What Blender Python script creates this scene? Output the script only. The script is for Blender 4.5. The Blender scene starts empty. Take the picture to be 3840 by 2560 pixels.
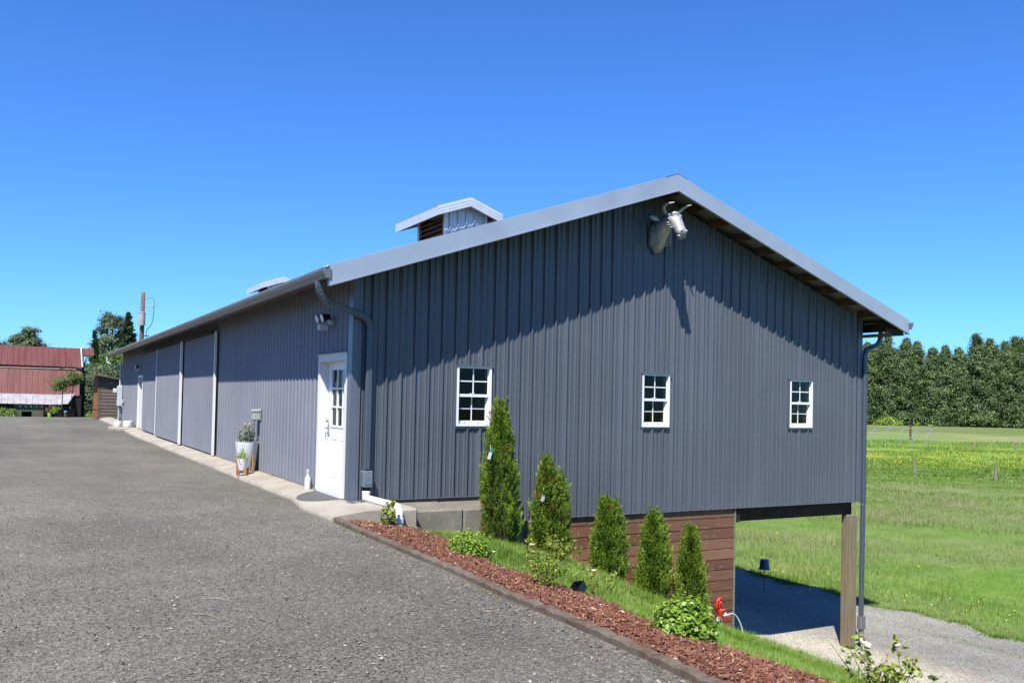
import bpy, math, random
import numpy as np
from mathutils import Vector, Matrix
random.seed(7); rng = np.random.default_rng(7)
S = bpy.context.scene
COL = S.collection
def R(d): return math.radians(d)

# ------------------------------------------------------------------ helpers
def worldloc(o):
    v = Vector((0, 0, 0))
    while o is not None: v = v + o.location; o = o.parent
    return v
def tag(o, label=None, cat=None, group=None, kind=None):
    if label: o['label'] = label
    if cat: o['category'] = cat
    if group: o['group'] = group
    if kind: o['kind'] = kind
    return o
def thing(name, label, cat, loc=(0, 0, 0), group=None):
    o = bpy.data.objects.new(name, None); COL.objects.link(o); o.location = loc
    o.empty_display_size = .2
    return tag(o, label, cat, group)
class MB:
    def __init__(s): s.v = []; s.f = []; s.a = []
    def poly(s, pts, a=.5):
        n = len(s.v); s.v += [tuple(p) for p in pts]; s.f.append(tuple(range(n, n + len(pts)))); s.a.append(a)
    def box(s, a, b, m=None, var=.5):
        x0, y0, z0 = a; x1, y1, z1 = b
        P = [(x0,y0,z0),(x1,y0,z0),(x1,y1,z0),(x0,y1,z0),(x0,y0,z1),(x1,y0,z1),(x1,y1,z1),(x0,y1,z1)]
        if m is not None: P = [tuple(m @ Vector(p)) for p in P]
        n = len(s.v); s.v += P
        for q in ((0,3,2,1),(4,5,6,7),(0,1,5,4),(1,2,6,5),(2,3,7,6),(3,0,4,7)): s.f.append(tuple(n + i for i in q)); s.a.append(var)
        return s
    def bbox(s, a, b, c=.01, m=None, var=.5):   # chamfered box
        x0, y0, z0 = a; x1, y1, z1 = b
        X = [(x0, x0 + c), (x1, x1 - c)]; Y = [(y0, y0 + c), (y1, y1 - c)]; Z = [(z0, z0 + c), (z1, z1 - c)]
        idx = {}; n = len(s.v); pts = []
        for i in (0, 1):
            for j in (0, 1):
                for k in (0, 1):
                    for ax in range(3):
                        p = (X[i][0] if ax == 0 else X[i][1], Y[j][0] if ax == 1 else Y[j][1], Z[k][0] if ax == 2 else Z[k][1])
                        idx[(i, j, k, ax)] = n + len(pts); pts.append(p)
        if m is not None: pts = [tuple(m @ Vector(p)) for p in pts]
        s.v += pts; I = idx; F = []
        for e in (0, 1):
            F.append([I[(e,0,0,0)], I[(e,1,0,0)], I[(e,1,1,0)], I[(e,0,1,0)]])
            F.append([I[(0,e,0,1)], I[(1,e,0,1)], I[(1,e,1,1)], I[(0,e,1,1)]])
            F.append([I[(0,0,e,2)], I[(1,0,e,2)], I[(1,1,e,2)], I[(0,1,e,2)]])
        for i in (0, 1):
            for j in (0, 1):
                F.append([I[(i,j,0,0)], I[(i,j,1,0)], I[(i,j,1,1)], I[(i,j,0,1)]])
                F.append([I[(i,0,j,0)], I[(i,1,j,0)], I[(i,1,j,2)], I[(i,0,j,2)]])
                F.append([I[(0,i,j,1)], I[(1,i,j,1)], I[(1,i,j,2)], I[(0,i,j,2)]])
                for k in (0, 1): F.append([I[(i,j,k,0)], I[(i,j,k,1)], I[(i,j,k,2)]])
        for f in F: s.f.append(tuple(f)); s.a.append(var)
        return s
    def tube(s, pts, r, n=8, caps=True, var=.5, flat=1.0):
        pts = [Vector(p) for p in pts]
        rs = r if isinstance(r, (list, tuple)) else [r] * len(pts)
        base = len(s.v); prev = None
        for i, p in enumerate(pts):
            t = (pts[min(i + 1, len(pts) - 1)] - pts[max(i - 1, 0)]).normalized()
            if prev is None:
                up = Vector((0, 0, 1)) if abs(t.z) < .9 else Vector((0, 1, 0)); x = t.cross(up).normalized()
            else: x = (prev - t * prev.dot(t)).normalized()
            y = t.cross(x); prev = x
            for k in range(n):
                a = 2 * math.pi * k / n
                s.v.append(tuple(p + (x * math.cos(a) + y * math.sin(a) * flat) * rs[i]))
        for i in range(len(pts) - 1):
            for k in range(n):
                k2 = (k + 1) % n
                s.f.append((base + i*n + k, base + i*n + k2, base + (i+1)*n + k2, base + (i+1)*n + k)); s.a.append(var)
        if caps:
            s.f.append(tuple(base + k for k in reversed(range(n)))); s.a.append(var)
            s.f.append(tuple(base + (len(pts)-1)*n + k for k in range(n))); s.a.append(var)
        return s
    def rect_tube(s, pts, w, d, xdir=Vector((1,0,0))):
        # rectangular pipe: width w along xdir, depth d on the other side
        pts = [Vector(p) for p in pts]; base = len(s.v)
        for i, p in enumerate(pts):
            t = (pts[min(i+1, len(pts)-1)] - pts[max(i-1, 0)]).normalized()
            y = t.cross(xdir)
            if y.length < .05: y = t.cross(Vector((0,1,0)))
            y.normalize(); x = y.cross(t).normalized()
            c = .2 * min(w, d)
            for a, b in ((-w/2+c,-d/2),(w/2-c,-d/2),(w/2,-d/2+c),(w/2,d/2-c),(w/2-c,d/2),(-w/2+c,d/2),(-w/2,d/2-c),(-w/2,-d/2+c)):
                s.v.append(tuple(p + x*a + y*b))
        for i in range(len(pts)-1):
            for k in range(8):
                k2 = (k+1) % 8
                s.f.append((base+i*8+k, base+i*8+k2, base+(i+1)*8+k2, base+(i+1)*8+k)); s.a.append(.5)
        s.f.append(tuple(base+k for k in reversed(range(8)))); s.a.append(.5)
        s.f.append(tuple(base+(len(pts)-1)*8+k for k in range(8))); s.a.append(.5)
        return s
    def lathe(s, prof, c, n=24, var=.5):
        base = len(s.v); c = Vector(c)
        for r, z in prof:
            for k in range(n):
                a = 2*math.pi*k/n; s.v.append((c.x + r*math.cos(a), c.y + r*math.sin(a), c.z + z))
        for i in range(len(prof)-1):
            for k in range(n):
                k2 = (k+1) % n
                s.f.append((base+i*n+k, base+i*n+k2, base+(i+1)*n+k2, base+(i+1)*n+k)); s.a.append(var)
        return s
    def ell(s, c, r, n=12, m=8, rot=None, var=.5):
        base = len(s.v); c = Vector(c)
        for i in range(m+1):
            th = math.pi*i/m
            for k in range(n):
                a = 2*math.pi*k/n
                p = Vector((r[0]*math.sin(th)*math.cos(a), r[1]*math.sin(th)*math.sin(a), r[2]*math.cos(th)))
                if rot: p = rot @ p
                s.v.append(tuple(c + p))
        for i in range(m):
            for k in range(n):
                k2 = (k+1) % n
                s.f.append((base+i*n+k, base+(i+1)*n+k, base+(i+1)*n+k2, base+i*n+k2)); s.a.append(var)
        return s
    def build(s, name, mat, parent=None, smooth=False, origin=None):
        return mesh_np(name, np.array(s.v, float).reshape(-1, 3), s.f, np.array(s.a, float), mat, parent, smooth, origin)
def mesh_np(name, v, faces, var, mat, parent=None, smooth=False, origin=None):
    """faces: list of tuples or (n,k) int array; verts in world space"""
    o0 = np.array(worldloc(parent)) if parent is not None else (np.array(origin, float) if origin is not None else np.zeros(3))
    v = v - o0
    me = bpy.data.meshes.new(name)
    if isinstance(faces, np.ndarray):
        n, k = faces.shape; li = faces.ravel(); ls = np.arange(n) * k; lt = np.full(n, k)
    else:
        n = len(faces); lt = np.array([len(f) for f in faces]); li = np.array([i for f in faces for i in f]); ls = np.concatenate([[0], np.cumsum(lt)[:-1]])
    me.vertices.add(len(v)); me.vertices.foreach_set('co', v.ravel().astype(np.float32))
    me.loops.add(len(li)); me.loops.foreach_set('vertex_index', li.astype(np.int32))
    me.polygons.add(n); me.polygons.foreach_set('loop_start', ls.astype(np.int32)); me.polygons.foreach_set('loop_total', lt.astype(np.int32))
    me.polygons.foreach_set('use_smooth', np.full(n, bool(smooth)))
    at = me.attributes.new('var', 'FLOAT', 'FACE'); at.data.foreach_set('value', np.broadcast_to(np.asarray(var, np.float32), (n,)).copy())
    me.update(calc_edges=True); me.validate()
    me.materials.append(mat)
    o = bpy.data.objects.new(name, me); COL.objects.link(o)
    if parent is not None: o.parent = parent
    else: o.location = o0
    return o
def autosmooth(o, ang=35):
    me = o.data
    me.polygons.foreach_set('use_smooth', np.ones(len(me.polygons), bool))
    me.set_sharp_from_angle(angle=R(ang))
    return o
def dup(root, loc, label=None, group=None, scale=None, rot=None):
    r = root.copy(); COL.objects.link(r); r.location = loc
    if label: r['label'] = label
    if group: r['group'] = group
    if scale: r.scale = scale
    if rot is not None: r.rotation_euler = (0, 0, rot)
    for ch in list(root.children):
        c = ch.copy(); COL.objects.link(c); c.parent = r
        for g in ch.children:
            d = g.copy(); COL.objects.link(d); d.parent = c
    return r

# ------------------------------------------------------------------ materials
MATS = {}
class N:
    def __init__(s, name):
        s.m = bpy.data.materials.new(name); s.m.use_nodes = True; s.t = s.m.node_tree; s.b = s.t.nodes['Principled BSDF']; s.out = s.t.nodes['Material Output']
        MATS[name] = s.m
    def n(s, ty, **k):
        o = s.t.nodes.new(ty)
        for a, b in k.items():
            if a in o.inputs.keys() if hasattr(o.inputs, 'keys') else False: o.inputs[a].default_value = b
            else: setattr(o, a, b)
        return o
    def l(s, a, b): s.t.links.new(a, b)
    def coord(s): return s.n('ShaderNodeNewGeometry').outputs['Position']
    def noise(s, scale, detail=3, rough=.55, vec=None, dist=0):
        o = s.t.nodes.new('ShaderNodeTexNoise'); o.inputs['Scale'].default_value = scale; o.inputs['Detail'].default_value = detail
        o.inputs['Roughness'].default_value = rough; o.inputs['Distortion'].default_value = dist
        s.l(vec if vec is not None else s.coord(), o.inputs['Vector']); return o.outputs['Fac']
    def ramp(s, fac, stops, interp='LINEAR'):
        o = s.t.nodes.new('ShaderNodeValToRGB'); s.l(fac, o.inputs['Fac']); cr = o.color_ramp; cr.interpolation = interp
        while len(cr.elements) < len(stops): cr.elements.new(.5)
        for e, (p, c) in zip(cr.elements, stops):
            e.position = p; e.color = (c[0], c[1], c[2], 1) if isinstance(c, (tuple, list)) else (c, c, c, 1)
        return o.outputs['Color']
    def mix(s, fac, a, b, mode='MIX'):
        o = s.t.nodes.new('ShaderNodeMix'); o.data_type = 'RGBA'; o.blend_type = mode
        for i, x in ((0, fac), (6, a), (7, b)):
            if hasattr(x, 'links') or isinstance(x, bpy.types.NodeSocket): s.l(x, o.inputs[i])
            elif i == 0: o.inputs[0].default_value = x
            else: o.inputs[i].default_value = (x[0], x[1], x[2], 1) if isinstance(x, (tuple, list)) else (x, x, x, 1)
        return o.outputs[2]
    def math(s, op, a, b=None, c=None, clamp=False):
        o = s.t.nodes.new('ShaderNodeMath'); o.operation = op; o.use_clamp = clamp
        for i, x in enumerate((a, b, c)):
            if x is None: continue
            if isinstance(x, bpy.types.NodeSocket): s.l(x, o.inputs[i])
            else: o.inputs[i].default_value = x
        return o.outputs[0]
    def attr(s, name='var'):
        o = s.t.nodes.new('ShaderNodeAttribute'); o.attribute_name = name; return o.outputs['Fac']
    def bump(s, h, strength=.3, dist=.01):
        o = s.t.nodes.new('ShaderNodeBump'); o.inputs['Strength'].default_value = strength; o.inputs['Distance'].default_value = dist
        s.l(h, o.inputs['Height']); s.l(o.outputs[0], s.b.inputs['Normal']); return o
    def set(s, base=None, rough=None, metal=None, spec=None):
        for k, x in (('Base Color', base), ('Roughness', rough), ('Metallic', metal), ('Specular IOR Level', spec)):
            if x is None: continue
            if isinstance(x, bpy.types.NodeSocket): s.l(x, s.b.inputs[k])
            elif k == 'Base Color': s.b.inputs[k].default_value = (x[0], x[1], x[2], 1)
            else: s.b.inputs[k].default_value = x
        return s
def plain(name, c, rough=.6, metal=0, spec=.5, var=.12, scale=6, bump=0, bscale=60):
    k = N(name); f = k.noise(scale, 4)
    lo = tuple(x * (1 - var) for x in c); hi = tuple(min(1, x * (1 + var)) for x in c)
    k.set(k.ramp(f, [(.3, lo), (.7, hi)]), rough, metal, spec)
    if bump: k.bump(k.noise(bscale, 3), bump, .004)
    return k.m
def scaled(k, sx, sy, sz):
    o = k.t.nodes.new('ShaderNodeMapping'); o.inputs['Scale'].default_value = (sx, sy, sz); k.l(k.coord(), o.inputs['Vector']); return o.outputs[0]

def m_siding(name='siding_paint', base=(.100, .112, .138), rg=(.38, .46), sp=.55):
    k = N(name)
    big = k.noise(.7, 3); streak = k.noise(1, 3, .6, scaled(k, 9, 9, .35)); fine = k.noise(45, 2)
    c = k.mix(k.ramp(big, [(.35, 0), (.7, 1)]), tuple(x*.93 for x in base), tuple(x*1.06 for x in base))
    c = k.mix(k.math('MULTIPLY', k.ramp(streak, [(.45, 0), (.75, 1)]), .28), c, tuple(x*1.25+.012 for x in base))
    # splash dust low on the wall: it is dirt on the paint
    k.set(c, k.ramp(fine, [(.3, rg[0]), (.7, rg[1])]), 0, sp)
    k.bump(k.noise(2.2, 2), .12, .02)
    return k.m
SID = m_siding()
SID2 = m_siding('siding_paint_side_sheen', (.255, .262, .300), (.45, .52), .06)  # grazing sheen of the side wall painted in as a lighter base colour
TRIM = plain('trim_paint', (.13, .145, .185), .32, 0, .5, .06, 2)
DOWN = plain('downspout_paint', (.075, .095, .125), .35, 0, .5, .06, 2)
GUT = plain('gutter_metal', (.22, .225, .225), .38, .35, .5, .07, 2)
FASC = N('rake_metal'); FASC.set(FASC.ramp(FASC.noise(1.3, 3), [(.35, (.44, .50, .58)), (.7, (.52, .58, .67))]), .38, .35, .5); FASC.bump(FASC.noise(2.5, 2), .25, .02); FASC = FASC.m
ROOFM = plain('galvanised_roof', (.62, .64, .67), .3, .7, .5, .08, 3)
GALV = plain('galvanised_white', (.60, .63, .68), .4, .3, .5, .08, 4)
WHITE = plain('white_paint', (.84, .84, .83), .4, 0, .5, .03, 5)
VINYL = plain('white_vinyl', (.76, .76, .77), .35, 0, .5, .02, 5)
CASING = N('weathered_white'); CASING.set(CASING.mix(CASING.ramp(CASING.noise(1, 4, .6, scaled(CASING, 14, 14, 2)), [(.5, 0), (.8, .6)]), (.72, .71, .68), (.52, .47, .41)), .6); CASING = CASING.m
PVC = plain('pvc', (.78, .77, .70), .35, 0, .5, .05, 8)
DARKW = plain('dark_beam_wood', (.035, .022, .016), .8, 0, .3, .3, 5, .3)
PURW = plain('purlin_wood', (.20, .10, .055), .8, 0, .3, .3, 5, .3)
POSTW = N('post_wood')
_g = POSTW.noise(1, 5, .6, scaled(POSTW, 22, 22, 1.2)); _g2 = POSTW.noise(1.2, 3)
POSTW.set(POSTW.mix(POSTW.ramp(_g2, [(.35, 0), (.65, 1)]), POSTW.ramp(_g, [(.3, (.18, .125, .065)), (.7, (.32, .235, .135))]), POSTW.ramp(_g, [(.3, (.15, .14, .09)), (.7, (.28, .27, .19))])), .8, 0, .3); POSTW.bump(_g, .4, .006); POSTW = POSTW.m
def m_boards():
    k = N('stained_boards'); g = k.noise(1, 5, .65, scaled(k, 1.6, 1.6, 26)); v = k.attr(); b = k.noise(1.7, 4)
    c = k.mix(k.ramp(g, [(.3, 0), (.72, 1)]), (.075, .034, .020), (.235, .105, .055))
    c = k.mix(k.ramp(v, [(0, 0), (1, .85)]), c, (.30, .16, .09))
    c = k.mix(k.math('MULTIPLY', k.ramp(k.noise(5.5, 5, .7, scaled(k, 1, 1, 2.2)), [(.57, 0), (.70, 1)]), .55), c, (.36, .27, .23))
    c = k.mix(k.math('MULTIPLY', k.ramp(b, [(.5, 0), (.66, 1)]), .35), c, (.17, .068, .026))
    k.set(c, .62, 0, .35); k.bump(g, .3, .006); return k.m
BOARDS = m_boards()
def m_concrete(name, a, b, st):
    k = N(name); n1 = k.noise(1.3, 5, .6); n2 = k.noise(38, 4, .7); n3 = k.noise(5, 5, .65)
    c = k.mix(k.ramp(n1, [(.35, 0), (.68, 1)]), a, b)
    c = k.mix(k.math('MULTIPLY', k.ramp(n3, [(.5, 0), (.7, 1)]), .5), c, st)
    c = k.mix(k.math('MULTIPLY', k.ramp(n2, [(.4, 0), (.7, 1)]), .3), c, tuple(x*.6 for x in a))
    k.set(c, .85, 0, .3); k.bump(k.math('ADD', n2, n3), .6, .01); return k.m
CONC = m_concrete('old_concrete', (.40, .35, .28), (.54, .49, .41), (.28, .22, .155))
CONCD = m_concrete('rough_concrete', (.20, .175, .14), (.33, .29, .235), (.12, .10, .08))

def m_gravel(name, dark, mid, light, s=1.0, patch=None):
    k = N(name); P = k.coord()
    def vor(sc, feat='F1'):
        o = k.t.nodes.new('ShaderNodeTexVoronoi'); o.inputs['Scale'].default_value = sc; o.feature = feat; k.l(P, o.inputs['Vector']); return o
    va = vor(120*s); vb = vor(58*s); sep = k.t.nodes.new('ShaderNodeSeparateColor'); k.l(va.outputs['Color'], sep.inputs[0])
    sep2 = k.t.nodes.new('ShaderNodeSeparateColor'); k.l(vb.outputs['Color'], sep2.inputs[0])
    c = k.ramp(sep.outputs[0], [(0, dark), (.35, mid), (.75, tuple(x*1.15 for x in mid)), (.93, light), (1, tuple(min(1, x*1.5) for x in light))])
    c2 = k.ramp(sep2.outputs[0], [(0, tuple(x*.8 for x in dark)), (.4, mid), (.9, light), (1, tuple(min(1, x*1.6) for x in light))])
    c = k.mix(.45, c, c2)
    c = k.mix(k.math('MULTIPLY', k.ramp(sep2.outputs[1], [(.90, 0), (.93, 1)]), .5), c, (.30, .25, .19))
    big = k.noise(.22, 4, .6); med = k.noise(1.7, 4, .6)
    c = k.mix(1, c, k.ramp(big, [(.3, .80), (.7, 1.20)]), 'MULTIPLY')
    c = k.mix(1, c, k.ramp(med, [(.3, .88), (.7, 1.1)]), 'MULTIPLY')
    # compacted wheel tracks run along the drive
    tr = k.noise(1, 3, .5, scaled(k, .55, .05, .1))
    c = k.mix(1, c, k.ramp(tr, [(.35, .90), (.65, 1.12)]), 'MULTIPLY')
    if patch: c = patch(k, c)
    k.set(c, .9, 0, .25)
    h = k.math('ADD', k.math('MULTIPLY', va.outputs['Distance'], -1.0), k.math('MULTIPLY', vb.outputs['Distance'], -.8))
    k.bump(h, .7, .008); return k.m
def needle_patch(k, c):
    P = k.coord()
    d = k.t.nodes.new('ShaderNodeVectorMath'); d.operation = 'SUBTRACT'; k.l(P, d.inputs[0]); d.inputs[1].default_value = (-1.60, 8.70, 0)
    sc = k.t.nodes.new('ShaderNodeVectorMath'); sc.operation = 'MULTIPLY'; k.l(d.outputs[0], sc.inputs[0]); sc.inputs[1].default_value = (1.5, 1.1, 0)
    le = k.t.nodes.new('ShaderNodeVectorMath'); le.operation = 'LENGTH'; k.l(sc.outputs[0], le.inputs[0])
    f = k.math('ADD', le.outputs['Value'], k.math('MULTIPLY', k.noise(2.2, 5, .7), 1.5))
    return k.mix(k.math('MULTIPLY', k.ramp(f, [(.72, 1), (1.3, 0)]), .7), c, (.33, .145, .07))
GRAV = m_gravel('drive_gravel', (.046, .042, .034), (.120, .110, .091), (.250, .232, .194), 1.0, needle_patch)
def yard_patch(k, c):
    sep = k.t.nodes.new('ShaderNodeSeparateXYZ'); k.l(k.coord(), sep.inputs[0])
    f = k.math('ADD', k.math('ADD', sep.outputs[0], k.math('MULTIPLY', k.noise(.8, 4), 1.2)), k.math('MULTIPLY', k.noise(6, 3), .4))
    mr = k.t.nodes.new('ShaderNodeMapRange'); k.l(f, mr.inputs[0]); mr.inputs[1].default_value = 11.6; mr.inputs[2].default_value = 12.4
    c = k.mix(mr.outputs[0], k.mix(1, c, (1.22, 1.2, 1.16), 'MULTIPLY'), k.mix(1, c, (.80, .82, .86), 'MULTIPLY'))
    li = k.t.nodes.new('ShaderNodeMath'); li.operation = 'ABSOLUTE'; k.l(k.math('SUBTRACT', f, 12.1), li.inputs[0])
    return k.mix(k.math('MULTIPLY', k.ramp(li.outputs[0], [(0, 1), (.10, 0)]), .35), c, (.34, .17, .14))
GRAV2 = m_gravel('yard_gravel', (.160, .145, .116), (.27, .247, .198), (.45, .42, .35), .55, yard_patch)
STONE = N('stone'); STONE.set(STONE.ramp(STONE.attr(), [(0, (.040, .037, .030)), (.5, (.135, .124, .103)), (.85, (.26, .24, .20)), (1, (.45, .42, .36))]), .85, 0, .3); STONE = STONE.m

def m_ground():
    k = N('meadow_ground'); P = k.coord(); sep = k.t.nodes.new('ShaderNodeSeparateXYZ'); k.l(P, sep.inputs[0])
    n1 = k.noise(.11, 4, .6); n2 = k.noise(.8, 5, .65); n3 = k.noise(9, 4, .7)
    c = k.ramp(n2, [(.22, (.055, .125, .012)), (.5, (.120, .225, .022)), (.78, (.20, .30, .05))])
    c = k.mix(k.ramp(n1, [(.40, 0), (.60, .75)]), c, (.20, .22, .085))
    c = k.mix(1, c, k.ramp(n3, [(.3, .75), (.7, 1.2)]), 'MULTIPLY')
    # distance from the yard along the line of sight over the meadow
    t = k.math('ADD', k.math('MULTIPLY', sep.outputs[0], .66), k.math('MULTIPLY', sep.outputs[1], .75))
    w = k.math('ADD', t, k.math('ADD', k.math('MULTIPLY', k.math('SUBTRACT', k.noise(.035, 4, .6), .5), 46), k.math('MULTIPLY', k.math('SUBTRACT', k.noise(.25, 3), .5), 9)))
    # buttercup band, then hay-coloured seed heads, then fresh green, then reddish dock
    yb = k.ramp(k.noise(1, 4, .7, scaled(k, .35, .35, .35)), [(.42, 0), (.56, 1)])
    def band(a, b, e=4):
        o = k.t.nodes.new('ShaderNodeMapRange'); k.l(w, o.inputs[0]); o.inputs[1].default_value = a - e; o.inputs[2].default_value = a
        p = k.t.nodes.new('ShaderNodeMapRange'); k.l(w, p.inputs[0]); p.inputs[1].default_value = b; p.inputs[2].default_value = b + e; p.inputs[3].default_value = 1; p.inputs[4].default_value = 0
        return k.math('MULTIPLY', o.outputs[0], p.outputs[0])
    c = k.mix(k.math('MULTIPLY', band(34, 54, 9), k.math('MULTIPLY', k.ramp(k.noise(.25, 4), [(.4, 0), (.62, 1)]), .55)), c, (.20, .19, .09))
    c = k.mix(band(74, 150, 3), c, k.mix(k.noise(.4, 3), (.10, .21, .022), (.15, .27, .035)))
    c = k.mix(k.math('MULTIPLY', band(74, 90, 4), k.math('MULTIPLY', yb, .6)), c, (.40, .38, .035))
    c = k.mix(k.math('MULTIPLY', band(100, 118, 6), k.math('MULTIPLY', yb, .45)), c, (.40, .37, .04))
    c = k.mix(k.math('MULTIPLY', band(140, 185, 12), k.ramp(k.noise(.09, 4), [(.4, 0), (.6, .8)])), c, (.27, .26, .11))
    c = k.mix(k.math('MULTIPLY', band(190, 420, 14), .8), c, k.mix(k.ramp(k.noise(.06, 5, .65), [(.38, 0), (.6, 1)]), (.185, .145, .085), (.10, .17, .035)))
    k.set(c, .9, 0, .2); k.bump(k.math('ADD', n3, k.noise(40, 3)), .7, .05); return k.m
GROUND = m_ground()
def m_leaf(name, stops, trans=.35, rough=.5):
    k = N(name); c = k.ramp(k.attr(), stops)
    k.set(c, rough, 0, .35)
    tr = k.t.nodes.new('ShaderNodeBsdfTranslucent'); k.l(k.mix(1, c, (1.25, 1.35, .7), 'MULTIPLY'), tr.inputs['Color'])
    mx = k.t.nodes.new('ShaderNodeMixShader'); mx.inputs[0].default_value = trans
    k.l(k.b.outputs[0], mx.inputs[1]); k.l(tr.outputs[0], mx.inputs[2]); k.l(mx.outputs[0], k.out.inputs['Surface']); return k.m
GRASSM = m_leaf('grass_blades', [(0, (.06, .12, .014)), (.5, (.13, .235, .024)), (.85, (.21, .32, .045)), (1, (.36, .34, .14))], .35, .55)
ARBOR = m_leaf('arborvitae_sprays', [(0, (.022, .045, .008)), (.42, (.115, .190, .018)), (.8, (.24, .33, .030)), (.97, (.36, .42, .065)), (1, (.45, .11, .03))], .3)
BOXW = m_leaf('boxwood_leaves', [(0, (.06, .12, .014)), (.5, (.20, .33, .035)), (1, (.38, .50, .09))], .38, .35)
ROSE = m_leaf('rose_leaves', [(0, (.10, .16, .02)), (.6, (.24, .31, .035)), (1, (.42, .42, .06))], .4)
POPL = m_leaf('poplar_leaves', [(0, (.050, .085, .035)), (.5, (.120, .180, .062)), (1, (.23, .31, .12))], .35)
CONIF = m_leaf('conifer_needles', [(0, (.030, .060, .030)), (.6, (.085, .135, .060)), (1, (.15, .20, .09))], .25)
OAKM = m_leaf('broadleaf', [(0, (.045, .070, .035)), (.5, (.12, .165, .08)), (1, (.22, .27, .15))], .35)
SHRUB = m_leaf('garden_leaves', [(0, (.05, .10, .02)), (.6, (.12, .20, .035)), (1, (.22, .30, .06))], .3)
PINKY = m_leaf('rusty_leaves', [(0, (.14, .09, .05)), (1, (.32, .20, .12))], .3)
BARK = plain('bark', (.12, .095, .07), .9, 0, .2, .3, 6, .5, 20)
STEM = plain('green_stem', (.13, .12, .05), .8, 0, .3, .2, 20)
MULCHG = plain('mulch_bed', (.11, .048, .028), .95, 0, .2, .45, 28, 1.0, 60)
MULCH = N('bark_chips'); MULCH.set(MULCH.ramp(MULCH.attr(), [(0, (.055, .022, .015)), (.5, (.185, .076, .048)), (.85, (.31, .15, .098)), (1, (.50, .37, .25))]), .9, 0, .2); MULCH = MULCH.m
EDGE = N('edging_concrete'); _e = EDGE.noise(14, 5, .7); EDGE.set(EDGE.mix(EDGE.ramp(EDGE.noise(3.5, 4), [(.4, 0), (.7, .7)]), EDGE.ramp(_e, [(.3, (.095, .063, .042)), (.7, (.165, .115, .082))]), (.21, .18, .145)), .9, 0, .25); EDGE.bump(_e, .8, .01); EDGE = EDGE.m
GLASSM = N('window_glass')
_gl = GLASSM.t.nodes.new('ShaderNodeBsdfGlossy'); _gl.inputs['Roughness'].default_value = .02; _gl.inputs['Color'].default_value = (.9, .95, 1, 1)
_tr = GLASSM.t.nodes.new('ShaderNodeBsdfTransparent'); _tr.inputs['Color'].default_value = (.72, .78, .76, 1)
_fr = GLASSM.t.nodes.new('ShaderNodeFresnel'); _fr.inputs['IOR'].default_value = 1.22
_mx = GLASSM.t.nodes.new('ShaderNodeMixShader'); GLASSM.l(_fr.outputs[0], _mx.inputs[0]); GLASSM.l(_tr.outputs[0], _mx.inputs[1]); GLASSM.l(_gl.outputs[0], _mx.inputs[2]); GLASSM.l(_mx.outputs[0], GLASSM.out.inputs['Surface']); GLASSM = GLASSM.m
BLACK = plain('black_plastic', (.012, .012, .014), .4, 0, .4, .1)
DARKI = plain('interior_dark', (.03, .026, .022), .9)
CURT = plain('rust_curtain', (.30, .15, .09), .9, 0, .2, .3, 4)
BRONZE = plain('bull_bronze', (.46, .45, .48), .40, .25, .6, .25, 12, .25, 30)
HORN = plain('horn_bone', (.70, .67, .60), .4, 0, .5, .12)
REDP = plain('red_paint', (.62, .035, .012), .35, 0, .5, .06)
GRAYB = plain('gray_box', (.42, .47, .45), .45, 0, .5, .05)
LGRAY = plain('light_gray_box', (.62, .65, .66), .45, 0, .5, .05)
POTW = plain('glazed_white_pot', (.74, .74, .78), .35, 0, .5, .04)
TERRA = plain('terracotta', (.36, .16, .09), .8, 0, .3, .15, 12)
SOIL = plain('soil', (.05, .035, .025), .95, 0, .2, .3, 30)
TEAK = plain('stand_wood', (.50, .235, .085), .55, 0, .4, .2, 14)
STEEL = plain('steel_gray', (.38, .40, .42), .4, .5, .5, .08)
SHADEP = plain('shade_tinted_plastic', (.10, .13, .20), .45, 0, .5, .15)  # bluish tint of the carport shade put into the bucket's colour
HOSE = plain('hose', (.50, .50, .46), .5, 0, .4, .08)
FENCEW = plain('grey_fence_wood', (.27, .25, .21), .9, 0, .2, .2, 4)
RUST = plain('rust', (.16, .07, .04), .9, 0, .2, .25, 14)
MATF = N('doormat'); MATF.set(MATF.ramp(MATF.noise(45, 3), [(.35, (.055, .053, .052)), (.65, (.20, .195, .19))]), .95, 0, .2); MATF = MATF.m
PAVW = plain('pale_stone', (.80, .79, .76), .6, 0, .4, .05)
FLWR = plain('lily_bud', (.75, .48, .10), .5)
YELL = plain('buttercup', (.80, .66, .02), .5, 0, .3, .05)
PETAL = plain('faded_rose', (.75, .52, .36), .6)
HIP = plain('spent_rose', (.25, .12, .08), .7)
def m_barnroof():
    k = N('barn_roof_red'); v = k.attr(); s = k.noise(1, 4, .6, scaled(k, 2.2, .22, .22))
    c = k.mix(k.ramp(s, [(.35, 0), (.7, 1)]), (.150, .044, .038), (.215, .078, .066))
    c = k.mix(k.math('MULTIPLY', k.ramp(k.noise(.5, 4), [(.5, 0), (.7, 1)]), .4), c, (.19, .07, .045))
    k.set(c, .55, .1, .4); return k.m
BROOF = m_barnroof()
FLARE = plain('barn_roof_pale', (.46, .42, .43), .5, .2, .4, .2, 2.5)
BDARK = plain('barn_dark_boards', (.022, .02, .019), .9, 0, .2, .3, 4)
SHEDW = N('shed_lap_boards'); _s = SHEDW.noise(1, 5, .65, scaled(SHEDW, 1.2, 1.2, 18)); SHEDW.set(SHEDW.ramp(_s, [(.3, (.105, .078, .065)), (.7, (.21, .165, .14))]), .85, 0, .25); SHEDW.bump(_s, .3, .01); SHEDW = SHEDW.m
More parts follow.
